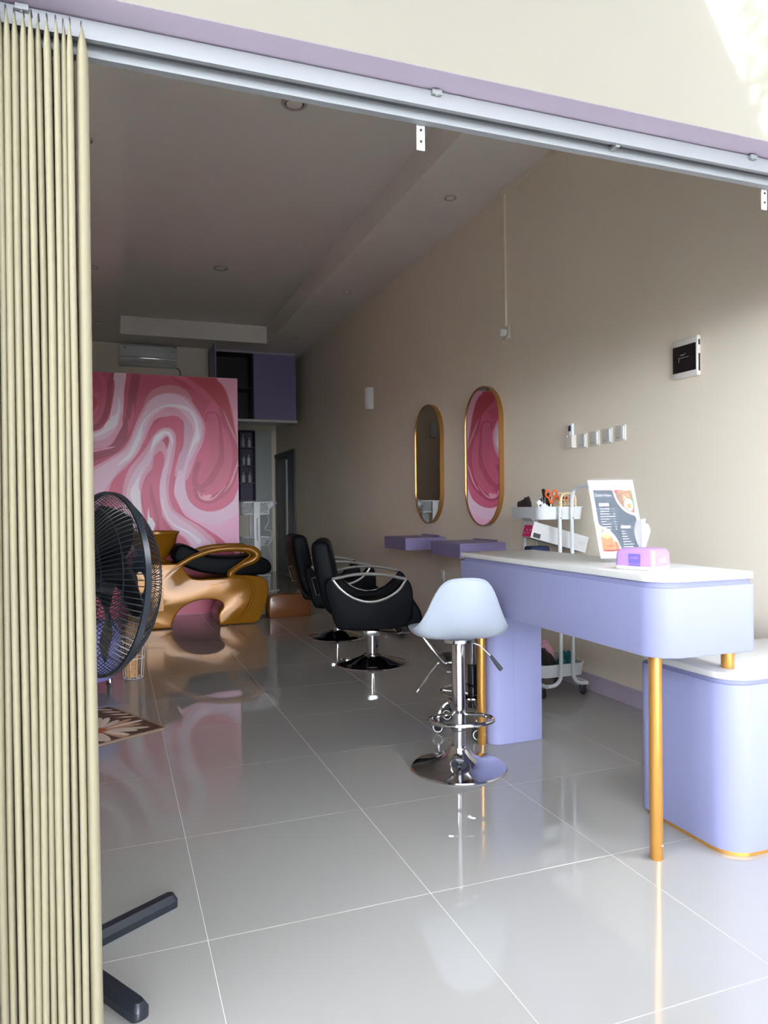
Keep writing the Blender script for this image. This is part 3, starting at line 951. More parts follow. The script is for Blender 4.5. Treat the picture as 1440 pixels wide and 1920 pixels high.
obj('pins', tubes([[(-.035 + .008 * k, -.01 + .004 * (k % 3), .012), (-.015 + .008 * k, .01, .045 - .004 * k)] for k in range(7)], .0016, 5), 'chrome', t)

# long carton leaning on the middle tray
t = thing('long_carton', 'white carton with magenta end leaning tilted on the trolley middle tray', 'box', (2.338, 3.545, .835), 0)
t.rotation_euler = (0, R(15.5), R(-3))
hx, hy, hz = .180, .05, .046
obj('carton', box(-hx, hx, -hy, hy, 0, 2 * hz, .001, 1), 'paper', t, smooth=0)
e = obj('end_label', box(-hx - .0008, -hx, -hy + .002, hy - .002, .004, .070), 'pink', t, smooth=0)
for k in range(4):
    obj('print_star', lathe([(.0055, 0), (.0055, -.0004), (0, -.0004)], 8, (-hx - .0006, -.03 + .018 * k, .042 - .016 * (k % 2)), 'x'), 'paper', e, smooth=0)
obj('open_flap', prism([(-hx - .028, 2 * hz + .012), (-hx, 2 * hz), (-hx, 2 * hz - .0015), (-hx - .028, 2 * hz + .0105)], -hy, hy, 'y'), 'paper', t, smooth=0)
obj('lid_slot', box(-hx + .05, hx - .02, -.018, -.012, 2 * hz, 2 * hz + .0006), 'rubber', t, smooth=0)
obj('barcode', box(-hx + .012, -hx + .058, -hy - .0006, -hy, .006, .032), 'rubber', t, smooth=0)
obj('small_print', boxes(*[(hx - .06, hx - .03 + .006 * k, -hy - .0005, -hy, .040 + .007 * k, .0415 + .007 * k) for k in range(3)]), 'greyframe', t, smooth=0)
t = tag(obj('navy_pouch', prism(rrect(-.06, .06, -.05, .05, .02, 5), 0, .125, 'z', .012, 3), 'navycloth'), 'folded navy blue pouch under the tilted white carton', 'pouch')
t.location = (2.25, 3.58, .7045)
blob('black_bag', 'black zipped bag lying in the trolley bottom tray', 'bag', (2.262, 3.555, .12), (.066, .085, .085), 'brownblack', 11, .22)
blob('pink_cloth', 'pink bundled cloth in the trolley bottom tray', 'cloth', (2.355, 3.685, .12), (.05, .036, .085), 'pinkcloth', 12, .35)
blob('teal_cloth', 'teal and white patterned cloth at right of trolley bottom tray', 'cloth', (2.395, 3.515, .12), (.035, .055, .068), 'tealcloth', 13, .4)

# ------------------------------------------------------------------ menu stand
ZD = .857
mn = thing('menu_stand', 'clear acrylic stand with a slate-blue food menu leaning on the desk', 'menu', (1.628, 2.175, ZD), -6)
MW, MH, TL = .196, .312, R(17)
def mp(u, v, d=0.0):
    """u along the width, v up the sloping sheet, d towards the reader"""
    return (u, v * math.sin(TL) - d * math.cos(TL), v * math.cos(TL) + d * math.sin(TL) + .003)
def msheet(u0, u1, v0, v1, d0, d1):
    bm = bmesh.new()
    vs = [bm.verts.new(mp(u, v, d)) for d in (d0, d1) for (u, v) in ((u0, v0), (u1, v0), (u1, v1), (u0, v1))]
    for q in ((0, 1, 2, 3), (7, 6, 5, 4), (0, 4, 5, 1), (1, 5, 6, 2), (2, 6, 7, 3), (3, 7, 4, 0)):
        bm.faces.new([vs[i] for i in q])
    return bm
obj('acrylic_sheet', msheet(0, MW, 0, MH, .0012, .0030), 'glass', mn, smooth=0)
obj('acrylic_back', msheet(0, MW, 0, MH, -.0042, -.0025), 'glass', mn, smooth=0)
obj('acrylic_foot', box(0, MW, -.004, .085, .0, .003), 'glass', mn, smooth=0)
slate, paper_c = (54, 66, 80), (182, 183, 185)
ops = [('p', slate, [(.019, .036), (.177, .036), (.177, .268), (.019, .268)], 1)]
ops += [('p', paper_c, [(.098, .275), (.104, .235), (.118, .205), (.140, .182), (.165, .172), (.19, .172), (.19, .29), (.10, .29)])]
ops += [('p', (132, 92, 70), [(.106, .268), (.111, .238), (.124, .210), (.144, .190), (.168, .180), (.177, .180), (.177, .268)], 1)]
rnd = random.Random(5)
for k in range(70):
    a, b = rnd.uniform(.122, .176), rnd.uniform(.205, .267)
    if a > .118 + (.267 - b) * .5:
        ops.append(('s', rnd.choice([(206, 168, 112), (170, 112, 70), (222, 190, 140), (120, 74, 48)]), [(a, b, .0016), (a + rnd.uniform(-.006, .006), b + rnd.uniform(-.006, .006), .0016)]))
ops += [('s', (84, 128, 60), [(.174, .262, .004), (.176, .235, .004), (.176, .205, .004)]),
        ('s', (196, 84, 60), [(.166, .255, .004), (.172, .245, .004)]), ('s', (200, 60, 70), [(.108, .262, .004), (.116, .266, .004)]),
        ('p', (240, 236, 228), [(.138, .215), (.148, .232), (.162, .234), (.172, .222), (.173, .203), (.166, .188), (.152, .190), (.140, .200)]),
        ('p', (232, 128, 66), [(.148, .209), (.155, .216), (.165, .213), (.167, .203), (.160, .196), (.150, .198)]),
        ('p', paper_c, [(.012, .132), (.03, .130), (.055, .118), (.078, .092), (.090, .060), (.092, .03), (.012, .03)]),
        ('p', (214, 214, 178), [(.019, .122), (.033, .122), (.050, .112), (.062, .098), (.045, .085), (.019, .095)]),
        ('p', (214, 120, 70), [(.019, .036), (.019, .094), (.035, .100), (.058, .096), (.066, .086), (.072, .036)], 1),
        ('p', (230, 158, 108), [(.024, .094), (.040, .102), (.060, .094), (.052, .084), (.034, .084)]),
        ('p', (206, 104, 62), [(.072, .036), (.070, .074), (.084, .070), (.088, .036)], 1),
        ('s', (80, 110, 52), [(.024, .104, .0016), (.030, .116, .0022), (.036, .108, .0012)]), ('s', (80, 110, 52), [(.034, .106, .0012), (.036, .122, .0012)]),
        ('s', (150, 40, 30), [(.024, .040, .003), (.05, .038, .003), (.08, .040, .003)])]
ops += [('p', (226, 230, 234), [(.034, .206), (.074, .206), (.074, .217), (.034, .217)], 1), ('p', (226, 230, 234), [(.108, .121), (.146, .121), (.146, .131), (.108, .131)], 1),
        ('s', (90, 98, 108), [(.044, .2115, .0014), (.064, .2115, .0014)]), ('s', (90, 98, 108), [(.118, .126, .0013), (.137, .126, .0013)])]
for k in range(9):
    v = .196 - .0098 * k
    L = (.040, .036, .038, .044, .036, .018, .030, .033, .029)[k]
    x = .034
    r2 = random.Random(k)
    while x < .034 + L:
        w = r2.uniform(.004, .009)
        ops.append(('s', (206, 212, 218), [(x, v, .0012), (x + w, v + r2.uniform(-.0004, .0004), .0012)]))
        x += w + .0032
    ops.append(('s', (206, 212, 218), [(.086, v, .0012), (.091, v, .0012)]))
for k in range(7):
    v = .110 - .0098 * k
    L = (.012, .016, .020, .022, .030, .040, .036)[k]
    ops.append(('s', (206, 212, 218), [(.108, v, .0012), (.108 + L, v, .0012)]))
    ops.append(('s', (206, 212, 218), [(.166, v, .0012), (.170, v, .0012)]))
ops.append(('s', (190, 192, 196), [(.10, .290, .0006), (.18, .290, .0006)]))
sh = painted('menu_sheet', mn, attr_mat('menu_print', .35), .004, MW - .004, .010, MH - .006, 190, 300, paper_c, ops, lambda u, v: mp(u, v, 0))
sh['label'] = 'printed menu sheet with noodles, egg and iced drink'
text('title', 'Daftar Menu', .0165, 'paper', mn, mp(.056, .2475, .0002), (R(90) - TL, 0, 0), .0002, shear=.25, xs=.82)
text('print_name', 'ESTEH', .013, 'rubber', mn, mp(.049, .054, .0002), (R(90) - TL, R(-6), 0), .0002, xs=.95)

# ------------------------------------------------------------------ tissue box
ts = thing('tissue_box', 'translucent purple tissue box with a tissue on the desk corner', 'tissue box', (1.592, 1.908, ZD), 0)
ts.rotation_euler = (0, 0, R(22))
HX, HY = .058, .068
obj('lower_case', prism(rrect(-HX, HX, -HY, HY, .014, 6), 0, .011, 'z', .002), 'white', ts)
bm = bmesh.new()
lv_ = [(.011, 1.0), (.045, .985), (.056, .95), (.063, .86), (.067, .6), (.069, .22), (.069, 0)]
rings = []
for z, s in lv_:
    q = rrect(-HX * .985, HX * .985, -HY * .985, HY * .985, .014, 6)
    rings.append([bm.verts.new((p[0] * s, p[1] * s, z)) for p in q])
n = len(rings[0])
for a, b in zip(rings[:-1], rings[1:]):
    for k in range(n):
        bm.faces.new((a[k], a[(k + 1) % n], b[(k + 1) % n], b[k]))
bmesh.ops.remove_doubles(bm, verts=bm.verts[:], dist=1e-5)
obj('lid', bm, 'ltpurple', ts, smooth=50)
lb = obj('label_square', box(-HX * .986 - .0006, -HX * .986, -.022, .018, .020, .050), 'violet', ts, smooth=0)
obj('label_strip', boxes((-HX * .986 - .0006, -HX * .986, -.022, .018, .0115, .0155), (-HX * .986 - .0006, -HX * .986, -.019, .015, .0165, .019)), 'violet', ts, smooth=0)
text('logo', 'multi', .0135, 'ltpurple', lb, (-HX * .986 - .0007, -.002, .038), (R(90), 0, R(-90)), .0002)
text('logo', 'multi', .027, 'paper', ts, (-.002, -HY * .986 - .0004, .030), (R(90), 0, 0), .0003, xs=.85)
# pulled-up tissue: a folded, pinched sheet
bm = bmesh.new()
NU, NV = 18, 14
gr = []
for j in range(NV + 1):
    v = j / NV
    row = []
    wd = .010 + .036 * math.sin(min(1, v * 1.15) * 1.45) * (1 - .50 * max(0, v - .72) / .28)
    for i in range(NU + 1):
        u = i / NU * 2 - 1
        fold_ = .010 * math.sin(u * 5.2 + v * 1.5) * (.35 + .65 * v)
        x = u * wd + .012 * math.sin(v * 2.4) - .006 * v
        z = .060 + .100 * v - .018 * v * v * u * u - .012 * v * (u > .4) * (u - .4)
        row.append(bm.verts.new((x * .55 + fold_ * .6, x * .8 - fold_, z)))
    gr.append(row)
for j in range(NV):
    for i in range(NU):
        bm.faces.new((gr[j][i], gr[j][i + 1], gr[j + 1][i + 1], gr[j + 1][i]))
bmesh.ops.solidify(bm, geom=bm.faces[:], thickness=.0012)
obj('tissue', bm, 'tissue', ts, smooth=60)

# outlines of the swirl print in metres on the partition face: p = filled outline, s = brush stroke with half width
SWIRL=[
('p','crim',[(0.554,2.395),(0.638,2.299),(0.8,2.234),(0.941,2.151),(1.012,2.086),(1.062,2.037),(1.116,1.902),(1.171,1.79),(1.207,1.734),(1.239,1.769),(1.247,2.454),(0.694,2.424)]),
('p','rose2',[(0.64,2.399),(0.747,2.349),(0.855,2.276),(0.963,2.168),(1.018,2.092),(0.941,2.145),(0.8,2.234),(0.692,2.324),(0.575,2.379)]),
('p','dusty',[(0.955,2.387),(0.999,2.378),(1.065,2.297),(1.119,2.163),(1.151,2.017),(1.178,1.859),(1.21,1.711),(1.235,1.472),(1.247,2.431),(1.022,2.43)]),
('p','pinkm',[(1.01,2.382),(1.087,2.287),(1.13,2.152),(1.163,2.017),(1.186,1.882),(1.214,1.757),(1.238,1.7),(1.247,2.431)]),
('p','pale',[(-0.01,2.408),(0.026,2.302),(0.021,2.194),(0.001,2.075),(-0.026,1.956),(-0.077,1.869),(-0.143,1.819),(-0.331,1.766),(-0.332,1.65),(-0.094,1.697),(0.007,1.742),(0.069,1.851),(0.101,2.004),(0.114,2.22),(0.129,2.416)]),
('p','pinkm',[(-0.331,1.724),(-0.124,1.723),(-0.023,1.774),(0.049,1.872),(0.086,2.003),(0.095,1.874),(0.078,1.754),(0.026,1.689),(-0.095,1.654),(-0.332,1.629)]),
('s','white',[(0.063,2.159,0.0025),(0.066,2.078,0.0087),(0.05,1.98,0.0161),(-0.001,1.892,0.0372),(-0.063,1.826,0.0211),(-0.133,1.782,0.0124),(-0.302,1.735,0.0087)]),
('p','white',[(-0.072,1.869),(-0.041,1.913),(-0.016,1.924),(-0.005,1.968),(0.02,1.952),(0.045,1.958),(0.029,1.893),(-0.022,1.849),(-0.062,1.842)]),
('p','crim',[(-0.325,2.222),(-0.192,2.196),(-0.148,2.144),(-0.134,2.081),(-0.155,2.016),(-0.21,1.961),(-0.328,1.936)]),
('s','rose2',[(-0.12,2.402,0.0285),(-0.086,2.318,0.0273),(-0.062,2.223,0.0223),(-0.074,2.105,0.0248),(-0.09,1.997,0.0186),(-0.141,1.92,0.0149),(-0.211,1.876,0.0099)]),
('s','rose2',[(-0.197,2.217,0.0186),(-0.148,2.166,0.0211),(-0.108,2.178,0.0124)]),
('s','rose2',[(-0.125,2.049,0.0124),(-0.16,1.995,0.0161),(-0.21,1.94,0.0124)]),
('s','deep',[(0.015,2.409,0.0124),(-0.011,2.29,0.0248),(-0.023,2.15,0.0248),(-0.05,2.009,0.0248),(-0.102,1.9,0.0223),(-0.182,1.834,0.0186),(-0.301,1.799,0.0124)]),
('s','deep',[(0.232,2.41,0.0372),(0.201,2.224,0.0409),(0.173,2.028,0.0384),(0.146,1.897,0.0409),(0.093,1.766,0.0496),(0.016,1.656,0.0434),(-0.096,1.601,0.0434),(-0.304,1.534,0.0434)]),
('p','rose2',[(0.195,2.094),(0.206,2.018),(0.194,1.92),(0.166,1.832),(0.121,1.762),(0.145,1.821),(0.141,1.918),(0.167,1.962)]),
('s','rose3',[(0.024,1.669,0.0025),(-0.045,1.653,0.0087),(-0.145,1.63,0.0099),(-0.294,1.592,0.0087)]),
('p','rose',[(0.747,1.546),(0.697,1.412),(0.684,1.267),(0.721,1.144),(0.807,1.063),(0.911,1.03),(1.027,1.054),(1.129,1.13),(1.201,1.244),(1.234,1.358),(1.238,1.7),(1.171,1.79),(1.062,2.037),(0.941,2.145),(0.861,1.94),(0.848,1.749)]),
('s','deep2',[(0.889,1.952,0.0099),(0.901,2.02,0.0099),(0.945,2.035,0.0099),(0.995,2.023,0.0112),(1.027,1.956,0.0161),(1.037,1.81,0.0186),(1.04,1.629,0.031),(1.01,1.47,0.0434),(0.942,1.346,0.0496),(0.853,1.267,0.0434),(0.788,1.289,0.031),(0.773,1.379,0.0248),(0.812,1.513,0.0248)]),
('s','deep2',[(1.034,2.07,0.0124),(1.094,1.902,0.031),(1.159,1.699,0.0372),(1.179,1.517,0.0372),(1.143,1.346,0.0372),(1.052,1.221,0.0372),(0.918,1.143,0.0372),(0.819,1.166,0.031),(0.776,1.245,0.0248)]),
('s','rose2',[(0.939,1.954,0.0372),(0.959,1.808,0.0434),(0.979,1.673,0.0434),(0.956,1.537,0.0372),(0.888,1.435,0.0211),(0.816,1.357,0.0037)]),
('s','rose2',[(1.082,1.856,0.0161),(1.114,1.698,0.031),(1.106,1.528,0.0409),(1.043,1.391,0.0434),(0.964,1.289,0.0335),(0.875,1.256,0.0149)]),
('s','rose3',[(0.803,1.236,0.0031),(0.825,1.177,0.0087),(0.885,1.149,0.0099),(0.968,1.171,0.0074),(1.077,1.287,0.0025)]),
('p','rose3',[(0.841,1.177),(0.858,1.2),(0.885,1.188),(0.907,1.202),(0.94,1.19),(0.912,1.16),(0.863,1.155)]),
('s','rose3',[(1.069,1.233,0.0031),(1.132,1.323,0.0074),(1.178,1.449,0.0074),(1.219,1.563,0.0037)]),
('s','dusty',[(1.062,2.062,0.0025),(1.111,1.936,0.0087),(1.16,1.824,0.0099),(1.21,1.717,0.0074)]),
('p','lpink',[(0.629,1.523),(0.586,1.356),(0.571,1.223),(0.602,1.123),(0.676,0.989),(0.837,0.885),(1.002,0.769),(1.101,0.676),(1.224,0.604),(1.233,1.278),(1.152,1.141),(1.039,1.054),(0.911,1.028),(0.801,1.061),(0.715,1.144),(0.681,1.267),(0.694,1.412),(0.75,1.557)]),
('p','pale',[(0.612,1.467),(0.586,1.345),(0.573,1.234),(0.607,1.123),(0.676,1.033),(0.794,0.942),(0.948,0.895),(1.093,0.937),(1.23,1.049),(1.233,1.278),(1.152,1.141),(1.039,1.054),(0.911,1.028),(0.801,1.061),(0.715,1.144),(0.681,1.267),(0.681,1.412),(0.715,1.512)]),
('p','dusty',[(0.243,1.823),(0.276,2.01),(0.32,2.153),(0.394,2.244),(0.521,2.288),(0.649,2.272),(0.734,2.204),(0.757,2.138),(0.69,2.102),(0.541,2.184),(0.392,2.134),(0.307,1.989)]),
('s','pinkm',[(-0.328,1.194,0.2046),(-0.189,1.29,0.1612),(-0.068,1.397,0.1178),(0.044,1.495,0.093),(0.147,1.593,0.0744),(0.221,1.714,0.0682),(0.274,1.857,0.0682),(0.333,1.979,0.0744),(0.412,2.058,0.0992),(0.529,2.095,0.1178),(0.646,2.083,0.1116),(0.732,2.003,0.093),(0.779,1.882,0.0992),(0.756,1.758,0.1054),(0.705,1.624,0.093),(0.671,1.49,0.0806),(0.648,1.401,0.0682)]),
('s','pale',[(-0.329,1.163,0.1488),(-0.189,1.29,0.1116),(-0.068,1.408,0.0806),(0.054,1.516,0.0558),(0.158,1.604,0.0496),(0.221,1.714,0.0496),(0.269,1.857,0.0409),(0.328,1.979,0.0434),(0.413,2.091,0.0682),(0.53,2.14,0.0682),(0.647,2.111,0.062),(0.732,2.025,0.0558),(0.796,1.916,0.0496),(0.805,1.804,0.0434),(0.76,1.691,0.0434),(0.705,1.579,0.0372),(0.66,1.467,0.0372),(0.637,1.356,0.0372)]),
('s','mauve',[(0.687,1.935,0.0186),(0.713,1.824,0.0372),(0.69,1.69,0.0372),(0.661,1.578,0.031),(0.639,1.467,0.0248)]),
('p','rose',[(-0.051,1.182),(0.007,1.354),(0.136,1.485),(0.23,1.605),(0.304,1.749),(0.389,1.882),(0.474,1.961),(0.57,1.987),(0.645,1.956),(0.671,1.845),(0.663,1.69),(0.616,1.578),(0.577,1.411),(0.568,1.245),(0.594,1.134),(0.654,1.0),(0.772,0.909),(0.914,0.828),(1.057,0.711),(1.067,0.631),(0.956,0.702),(0.836,0.773),(0.674,0.866),(0.568,0.968),(0.516,1.102),(0.503,1.301),(0.516,1.521),(0.578,1.754),(0.574,1.832),(0.515,1.863),(0.43,1.817),(0.366,1.706),(0.323,1.596),(0.228,1.507),(0.155,1.409),(0.123,1.268),(0.111,1.138),(0.106,0.813),(-0.076,0.817)]),
('s','pinkm',[(0.219,0.745,0.1364),(0.181,1.029,0.093),(0.173,1.224,0.0868),(0.217,1.398,0.0868),(0.301,1.519,0.0806),(0.36,1.64,0.0558),(0.408,1.74,0.0496),(0.472,1.813,0.0471),(0.536,1.814,0.0434),(0.562,1.743,0.0335),(0.542,1.632,0.0409),(0.509,1.499,0.0496),(0.475,1.356,0.0521),(0.467,1.19,0.0558),(0.505,1.036,0.062),(0.61,0.912,0.0806),(0.738,0.82,0.093),(0.857,0.683,0.1178)]),
('s','pale',[(0.219,0.745,0.0992),(0.176,1.029,0.0682),(0.178,1.224,0.0558),(0.227,1.399,0.0434),(0.306,1.519,0.0372),(0.365,1.64,0.0248),(0.414,1.74,0.031),(0.478,1.813,0.031),(0.531,1.809,0.0248),(0.554,1.743,0.0186),(0.528,1.621,0.0211),(0.495,1.488,0.0273),(0.467,1.356,0.0273),(0.465,1.19,0.031),(0.5,1.036,0.0372),(0.599,0.912,0.0558),(0.727,0.809,0.062),(0.846,0.672,0.0806)]),
('p','pinkm',[(0.408,1.685),(0.461,1.735),(0.494,1.687),(0.507,1.599),(0.473,1.466),(0.405,1.465),(0.363,1.509),(0.38,1.608)]),
('p','rose',[(0.436,1.633),(0.47,1.614),(0.482,1.543),(0.468,1.466),(0.437,1.323),(0.431,1.191),(0.452,1.025),(0.461,0.915),(0.502,0.826),(0.522,0.693),(0.374,0.697),(0.299,0.918),(0.285,1.082),(0.268,1.224),(0.309,1.355),(0.363,1.465),(0.385,1.575)]),
('s','deep2',[(0.351,1.311,0.0062),(0.359,1.191,0.0186),(0.389,1.07,0.0223),(0.409,0.938,0.0186),(0.417,0.806,0.0062)]),
('s','white',[(0.054,1.495,0.0062),(0.157,1.588,0.0186),(0.205,1.681,0.0223),(0.247,1.78,0.0211),(0.274,1.879,0.0112),(0.328,1.968,0.0062),(0.412,2.042,0.0062),(0.508,2.084,0.0099),(0.636,2.083,0.0161),(0.732,2.042,0.0161),(0.785,1.96,0.0136),(0.803,1.849,0.0186),(0.794,1.77,0.0285),(0.76,1.703,0.0124),(0.716,1.59,0.0037)]),
('s','white',[(0.354,1.618,0.0037),(0.371,1.684,0.0112),(0.419,1.767,0.0273),(0.488,1.816,0.0149),(0.541,1.792,0.0087),(0.561,1.71,0.005)]),
('s','white',[(0.29,1.486,0.0025),(0.248,1.399,0.0062),(0.21,1.29,0.0248),(0.204,1.213,0.0459),(0.218,1.094,0.0372),(0.232,0.963,0.031)]),
('s','white',[(0.454,1.157,0.0037),(0.479,1.047,0.0074),(0.546,0.913,0.0087),(0.706,0.821,0.0112),(0.803,0.729,0.0248)]),
('p','white',[(0.321,1.065),(0.332,1.016),(0.338,0.977),(0.357,0.972),(0.369,0.944),(0.385,0.916),(0.378,0.872),(0.355,0.829),(0.313,0.852)])]

# ------------------------------------------------------------------ pedestal fan
fan = thing('pedestal_fan', 'black pedestal fan with wire cage partly hidden by the folding door', 'fan', (-.125, 1.874, 0), 26.5)
for k, (a, L) in enumerate(((5.0, .315), (95.0, .30), (185.0, .30), (-85.0, .325))):
    a = R(a)
    ca, sa = math.cos(a), math.sin(a)
    pts = rrect(.02, L, -.021, .021, (.003, .016, .016, .003), 5)
    bm = bmesh.new()
    lo = [bm.verts.new((ca * p[0] - sa * p[1], sa * p[0] + ca * p[1], 0)) for p in pts]
    md = [bm.verts.new((ca * p[0] - sa * p[1], sa * p[0] + ca * p[1], .018)) for p in pts]
    hi = []
    for p in pts:
        q = (p[0] if p[0] < L * .5 else p[0] - .008, p[1] * .55)
        hi.append(bm.verts.new((ca * q[0] - sa * q[1], sa * q[0] + ca * q[1], .034)))
    n = len(pts)
    for A, B in ((lo, md), (md, hi)):
        for i in range(n):
            bm.faces.new((A[i], A[(i + 1) % n], B[(i + 1) % n], B[i]))
    bm.faces.new(list(reversed(lo)))
    bm.faces.new(hi)
    obj('base_leg', bm, 'navyp', fan, smooth=30)
obj('base_hub', lathe([(.05, .0), (.05, .04), (.035, .06), (.022, .10)], 24), 'navyp', fan)
obj('pole', lathe([(.016, .08), (.016, .50), (.012, .505), (.012, .78)], 20), 'darkchrome', fan)
obj('neck', lathe([(.022, .76), (.026, .80), (.02, .86)], 20), 'navyp', fan)
CF = Vector((.107, 0, .883))
TI = Matrix.Rotation(R(4.9), 3, 'Y')
RF = .224
def hp(x, r, a):
    return CF + TI @ Vector((x, r * math.cos(a), r * math.sin(a)))
def dome(depth, r):
    """axial position of the cage at radius r"""
    s = r / RF
    return depth * (1 - s ** 3.2) ** .8
def grille(name, depth, m, nr=96):
    bm = bmesh.new()
    rs_ = [.030, .06, .09, .12, .15, .18, .20, .212, .220, RF]
    for k in range(nr):
        a = 2 * math.pi * k / nr
        pts = [hp(dome(depth, r), r, a + .10 * (r / RF)) for r in rs_]
        add_tube(bm, pts, .0013, 4, caps=False)
    for r in (.031, .085, .14, .19):
        add_tube(bm, [hp(dome(depth, r), r, 2 * math.pi * k / 48) for k in range(48)], .0013, 4, True)
    o = obj(name, bm, m, fan)
    o['kind'] = 'stuff'
    return o
grille('front_grille', .10, 'navyp')
grille('rear_grille', -.085, 'navyp')
bm = bmesh.new()
NR = 64
sec = [(-.007, RF - .003), (-.007, RF + .003), (.007, RF + .003), (.007, RF - .003)]
rg = [[bm.verts.new(hp(x, r, 2 * math.pi * k / NR)) for (x, r) in sec] for k in range(NR)]
for k in range(NR):
    for i in range(4):
        bm.faces.new((rg[k][i], rg[k][(i + 1) % 4], rg[(k + 1) % NR][(i + 1) % 4], rg[(k + 1) % NR][i]))
obj('cage_ring', bm, 'navyp', fan)
def disc(x0, x1, r0, r1, name, m, n=32):
    bm = bmesh.new()
    a_ = [bm.verts.new(hp(x0, r0, 2 * math.pi * k / n)) for k in range(n)]
    b_ = [bm.verts.new(hp(x1, r1, 2 * math.pi * k / n)) for k in range(n)]
    for k in range(n):
        bm.faces.new((a_[k], a_[(k + 1) % n], b_[(k + 1) % n], b_[k]))
    bm.faces.new(a_)
    bm.faces.new(list(reversed(b_)))
    return obj(name, bm, m, fan)
disc(-.085, -.19, .062, .050, 'motor_housing', 'navyp')
disc(.072, .080, .034, .030, 'front_badge', 'navyp')
disc(-.03, .02, .034, .030, 'blade_hub', 'blackp')
for b_ in range(5):
    bm = bmesh.new()
    NI, NJ = 10, 8
    top_, bot_ = [], []
    for i in range(NI + 1):
        s = i / NI
        r = .026 + .166 * s
        wdt = R(20) + R(15) * math.sin(math.pi * min(1, s * 1.05)) ** .7
        if s > .85:
            wdt *= 1 - .35 * (s - .85) / .15
        row1, row2 = [], []
        for j in range(NJ + 1):
            u = j / NJ * 2 - 1
            a = 2 * math.pi * b_ / 5 + .35 + u * wdt + .3 * s
            x = -.005 + .030 * u * (1 - .35 * s)
            row1.append(bm.verts.new(hp(x, r, a)))
            row2.append(bm.verts.new(hp(x + .0025, r, a)))
        top_.append(row1)
        bot_.append(row2)
    for G in (top_, bot_):
        for i in range(NI):
            for j in range(NJ):
                bm.faces.new((G[i][j], G[i][j + 1], G[i + 1][j + 1], G[i + 1][j]))
    for i in range(NI):
        for j in (0, NJ):
            bm.faces.new((top_[i][j], top_[i + 1][j], bot_[i + 1][j], bot_[i][j]))
    for j in range(NJ):
        bm.faces.new((top_[NI][j], top_[NI][j + 1], bot_[NI][j + 1], bot_[NI][j]))
    obj('blade', bm, 'blackp', fan, smooth=60)

# ------------------------------------------------------------------ daisy floor mat
ma = math.degrees(math.atan2(.164, .324))
mt = thing('floor_mat', 'brown floor mat printed with a large white daisy', 'mat', (.236, 3.672, 0), ma)
def rr3(x0, x1, y0, y1, r):
    return rrect(x0, x1, y0, y1, r, 6)
obj('mat_edge', prism(rr3(-.42, 0, 0, .58, .035), .0005, .007, 'z', .002), mat('mat_binding', (150, 126, 110), .8, var=.08, scale=80), mt)
brown, petal = (92, 58, 46), (226, 204, 186)
ops = []
rnd = random.Random(3)
for k in range(260):
    a, b = rnd.uniform(-.41, -.01), rnd.uniform(.0, .58)
    ang = rnd.uniform(-.5, .5) + 1.9
    ops.append(('s', rnd.choice([(70, 42, 36), (120, 84, 68), (58, 36, 34), (104, 66, 52)]), [(a, b, .002), (a + .03 * math.cos(ang), b + .03 * math.sin(ang), .004), (a + .05 * math.cos(ang), b + .05 * math.sin(ang), .001)]))
for (a, b, ang) in ((-.03, .43, 2.3), (-.02, .36, 2.4), (-.015, .29, 2.5), (-.04, .50, 2.2)):
    ops.append(('s', petal, [(a, b, .008), (a + .05 * math.cos(ang), b + .05 * math.sin(ang), .011), (a + .09 * math.cos(ang), b + .09 * math.sin(ang), .002)]))
fc = (-.255, .205)
for k in range(22):
    an = 2 * math.pi * k / 22 + .1 * math.sin(k * 3)
    L = .205 + .03 * math.sin(k * 1.9 + 1)
    c_, s_ = math.cos(an), math.sin(an)
    ops.append(('s', (196, 150, 122) if k % 4 == 1 else (232 - 10 * (k % 3), 212 - 8 * (k % 3), 196 - 6 * (k % 3)),
                [(fc[0] + .03 * c_, fc[1] + .03 * s_, .006), (fc[0] + L * .6 * c_, fc[1] + L * .6 * s_, .020), (fc[0] + L * .9 * c_, fc[1] + L * .9 * s_, .015), (fc[0] + L * c_, fc[1] + L * s_, .003)]))
for k in range(30):
    an = 2 * math.pi * k / 30
    L = .045 + .02 * ((k * 7) % 5) / 5
    ops.append(('s', (186, 100, 50) if k % 2 else (170, 84, 44), [(fc[0], fc[1], .006), (fc[0] + L * math.cos(an), fc[1] + L * math.sin(an), .002)]))
painted('mat_print', mt, attr_mat('mat_pile', .9), -.405, -.016, .016, .564, 150, 200, brown, ops, lambda u, v: (u, v, .0075))

# ------------------------------------------------------------------ lavender ottoman and wire basket behind the fan
ot = thing('ottoman', 'round lavender ottoman on chrome feet behind the fan', 'ottoman', (-.215, 4.66, 0))
obj('body', lathe([(.0, .065), (.19, .065), (.215, .072), (.235, .10), (.24, .16), (.24, .33), (.23, .375), (.20, .395), (0, .40)], 48), mat('violet_upholstery', (140, 138, 205), .7, var=.03, scale=20), ot)
for k in range(4):
    a = R(-62 + 90 * k)
    obj('foot', lathe([(.019, 0), (.021, .004), (.018, .01), (.020, .066)], 18, (.205 * math.cos(a), .205 * math.sin(a), 0)), 'chrome', ot)
wb = thing('wire_basket', 'small white wire basket standing beside the lavender ottoman', 'basket', (.105, 4.85, 0))
def circ(r, z, n=28):
    return [(r * math.cos(2 * math.pi * k / n), r * math.sin(2 * math.pi * k / n), z) for k in range(n)]
for (r, z, nm) in ((.058, .006, 'base_ring'), (.066, .13, 'middle_ring'), (.078, .27, 'top_ring')):
    bm = bmesh.new()
    add_tube(bm, circ(r, z), .0025, 6, True)
    obj(nm, bm, 'whitemet', wb)
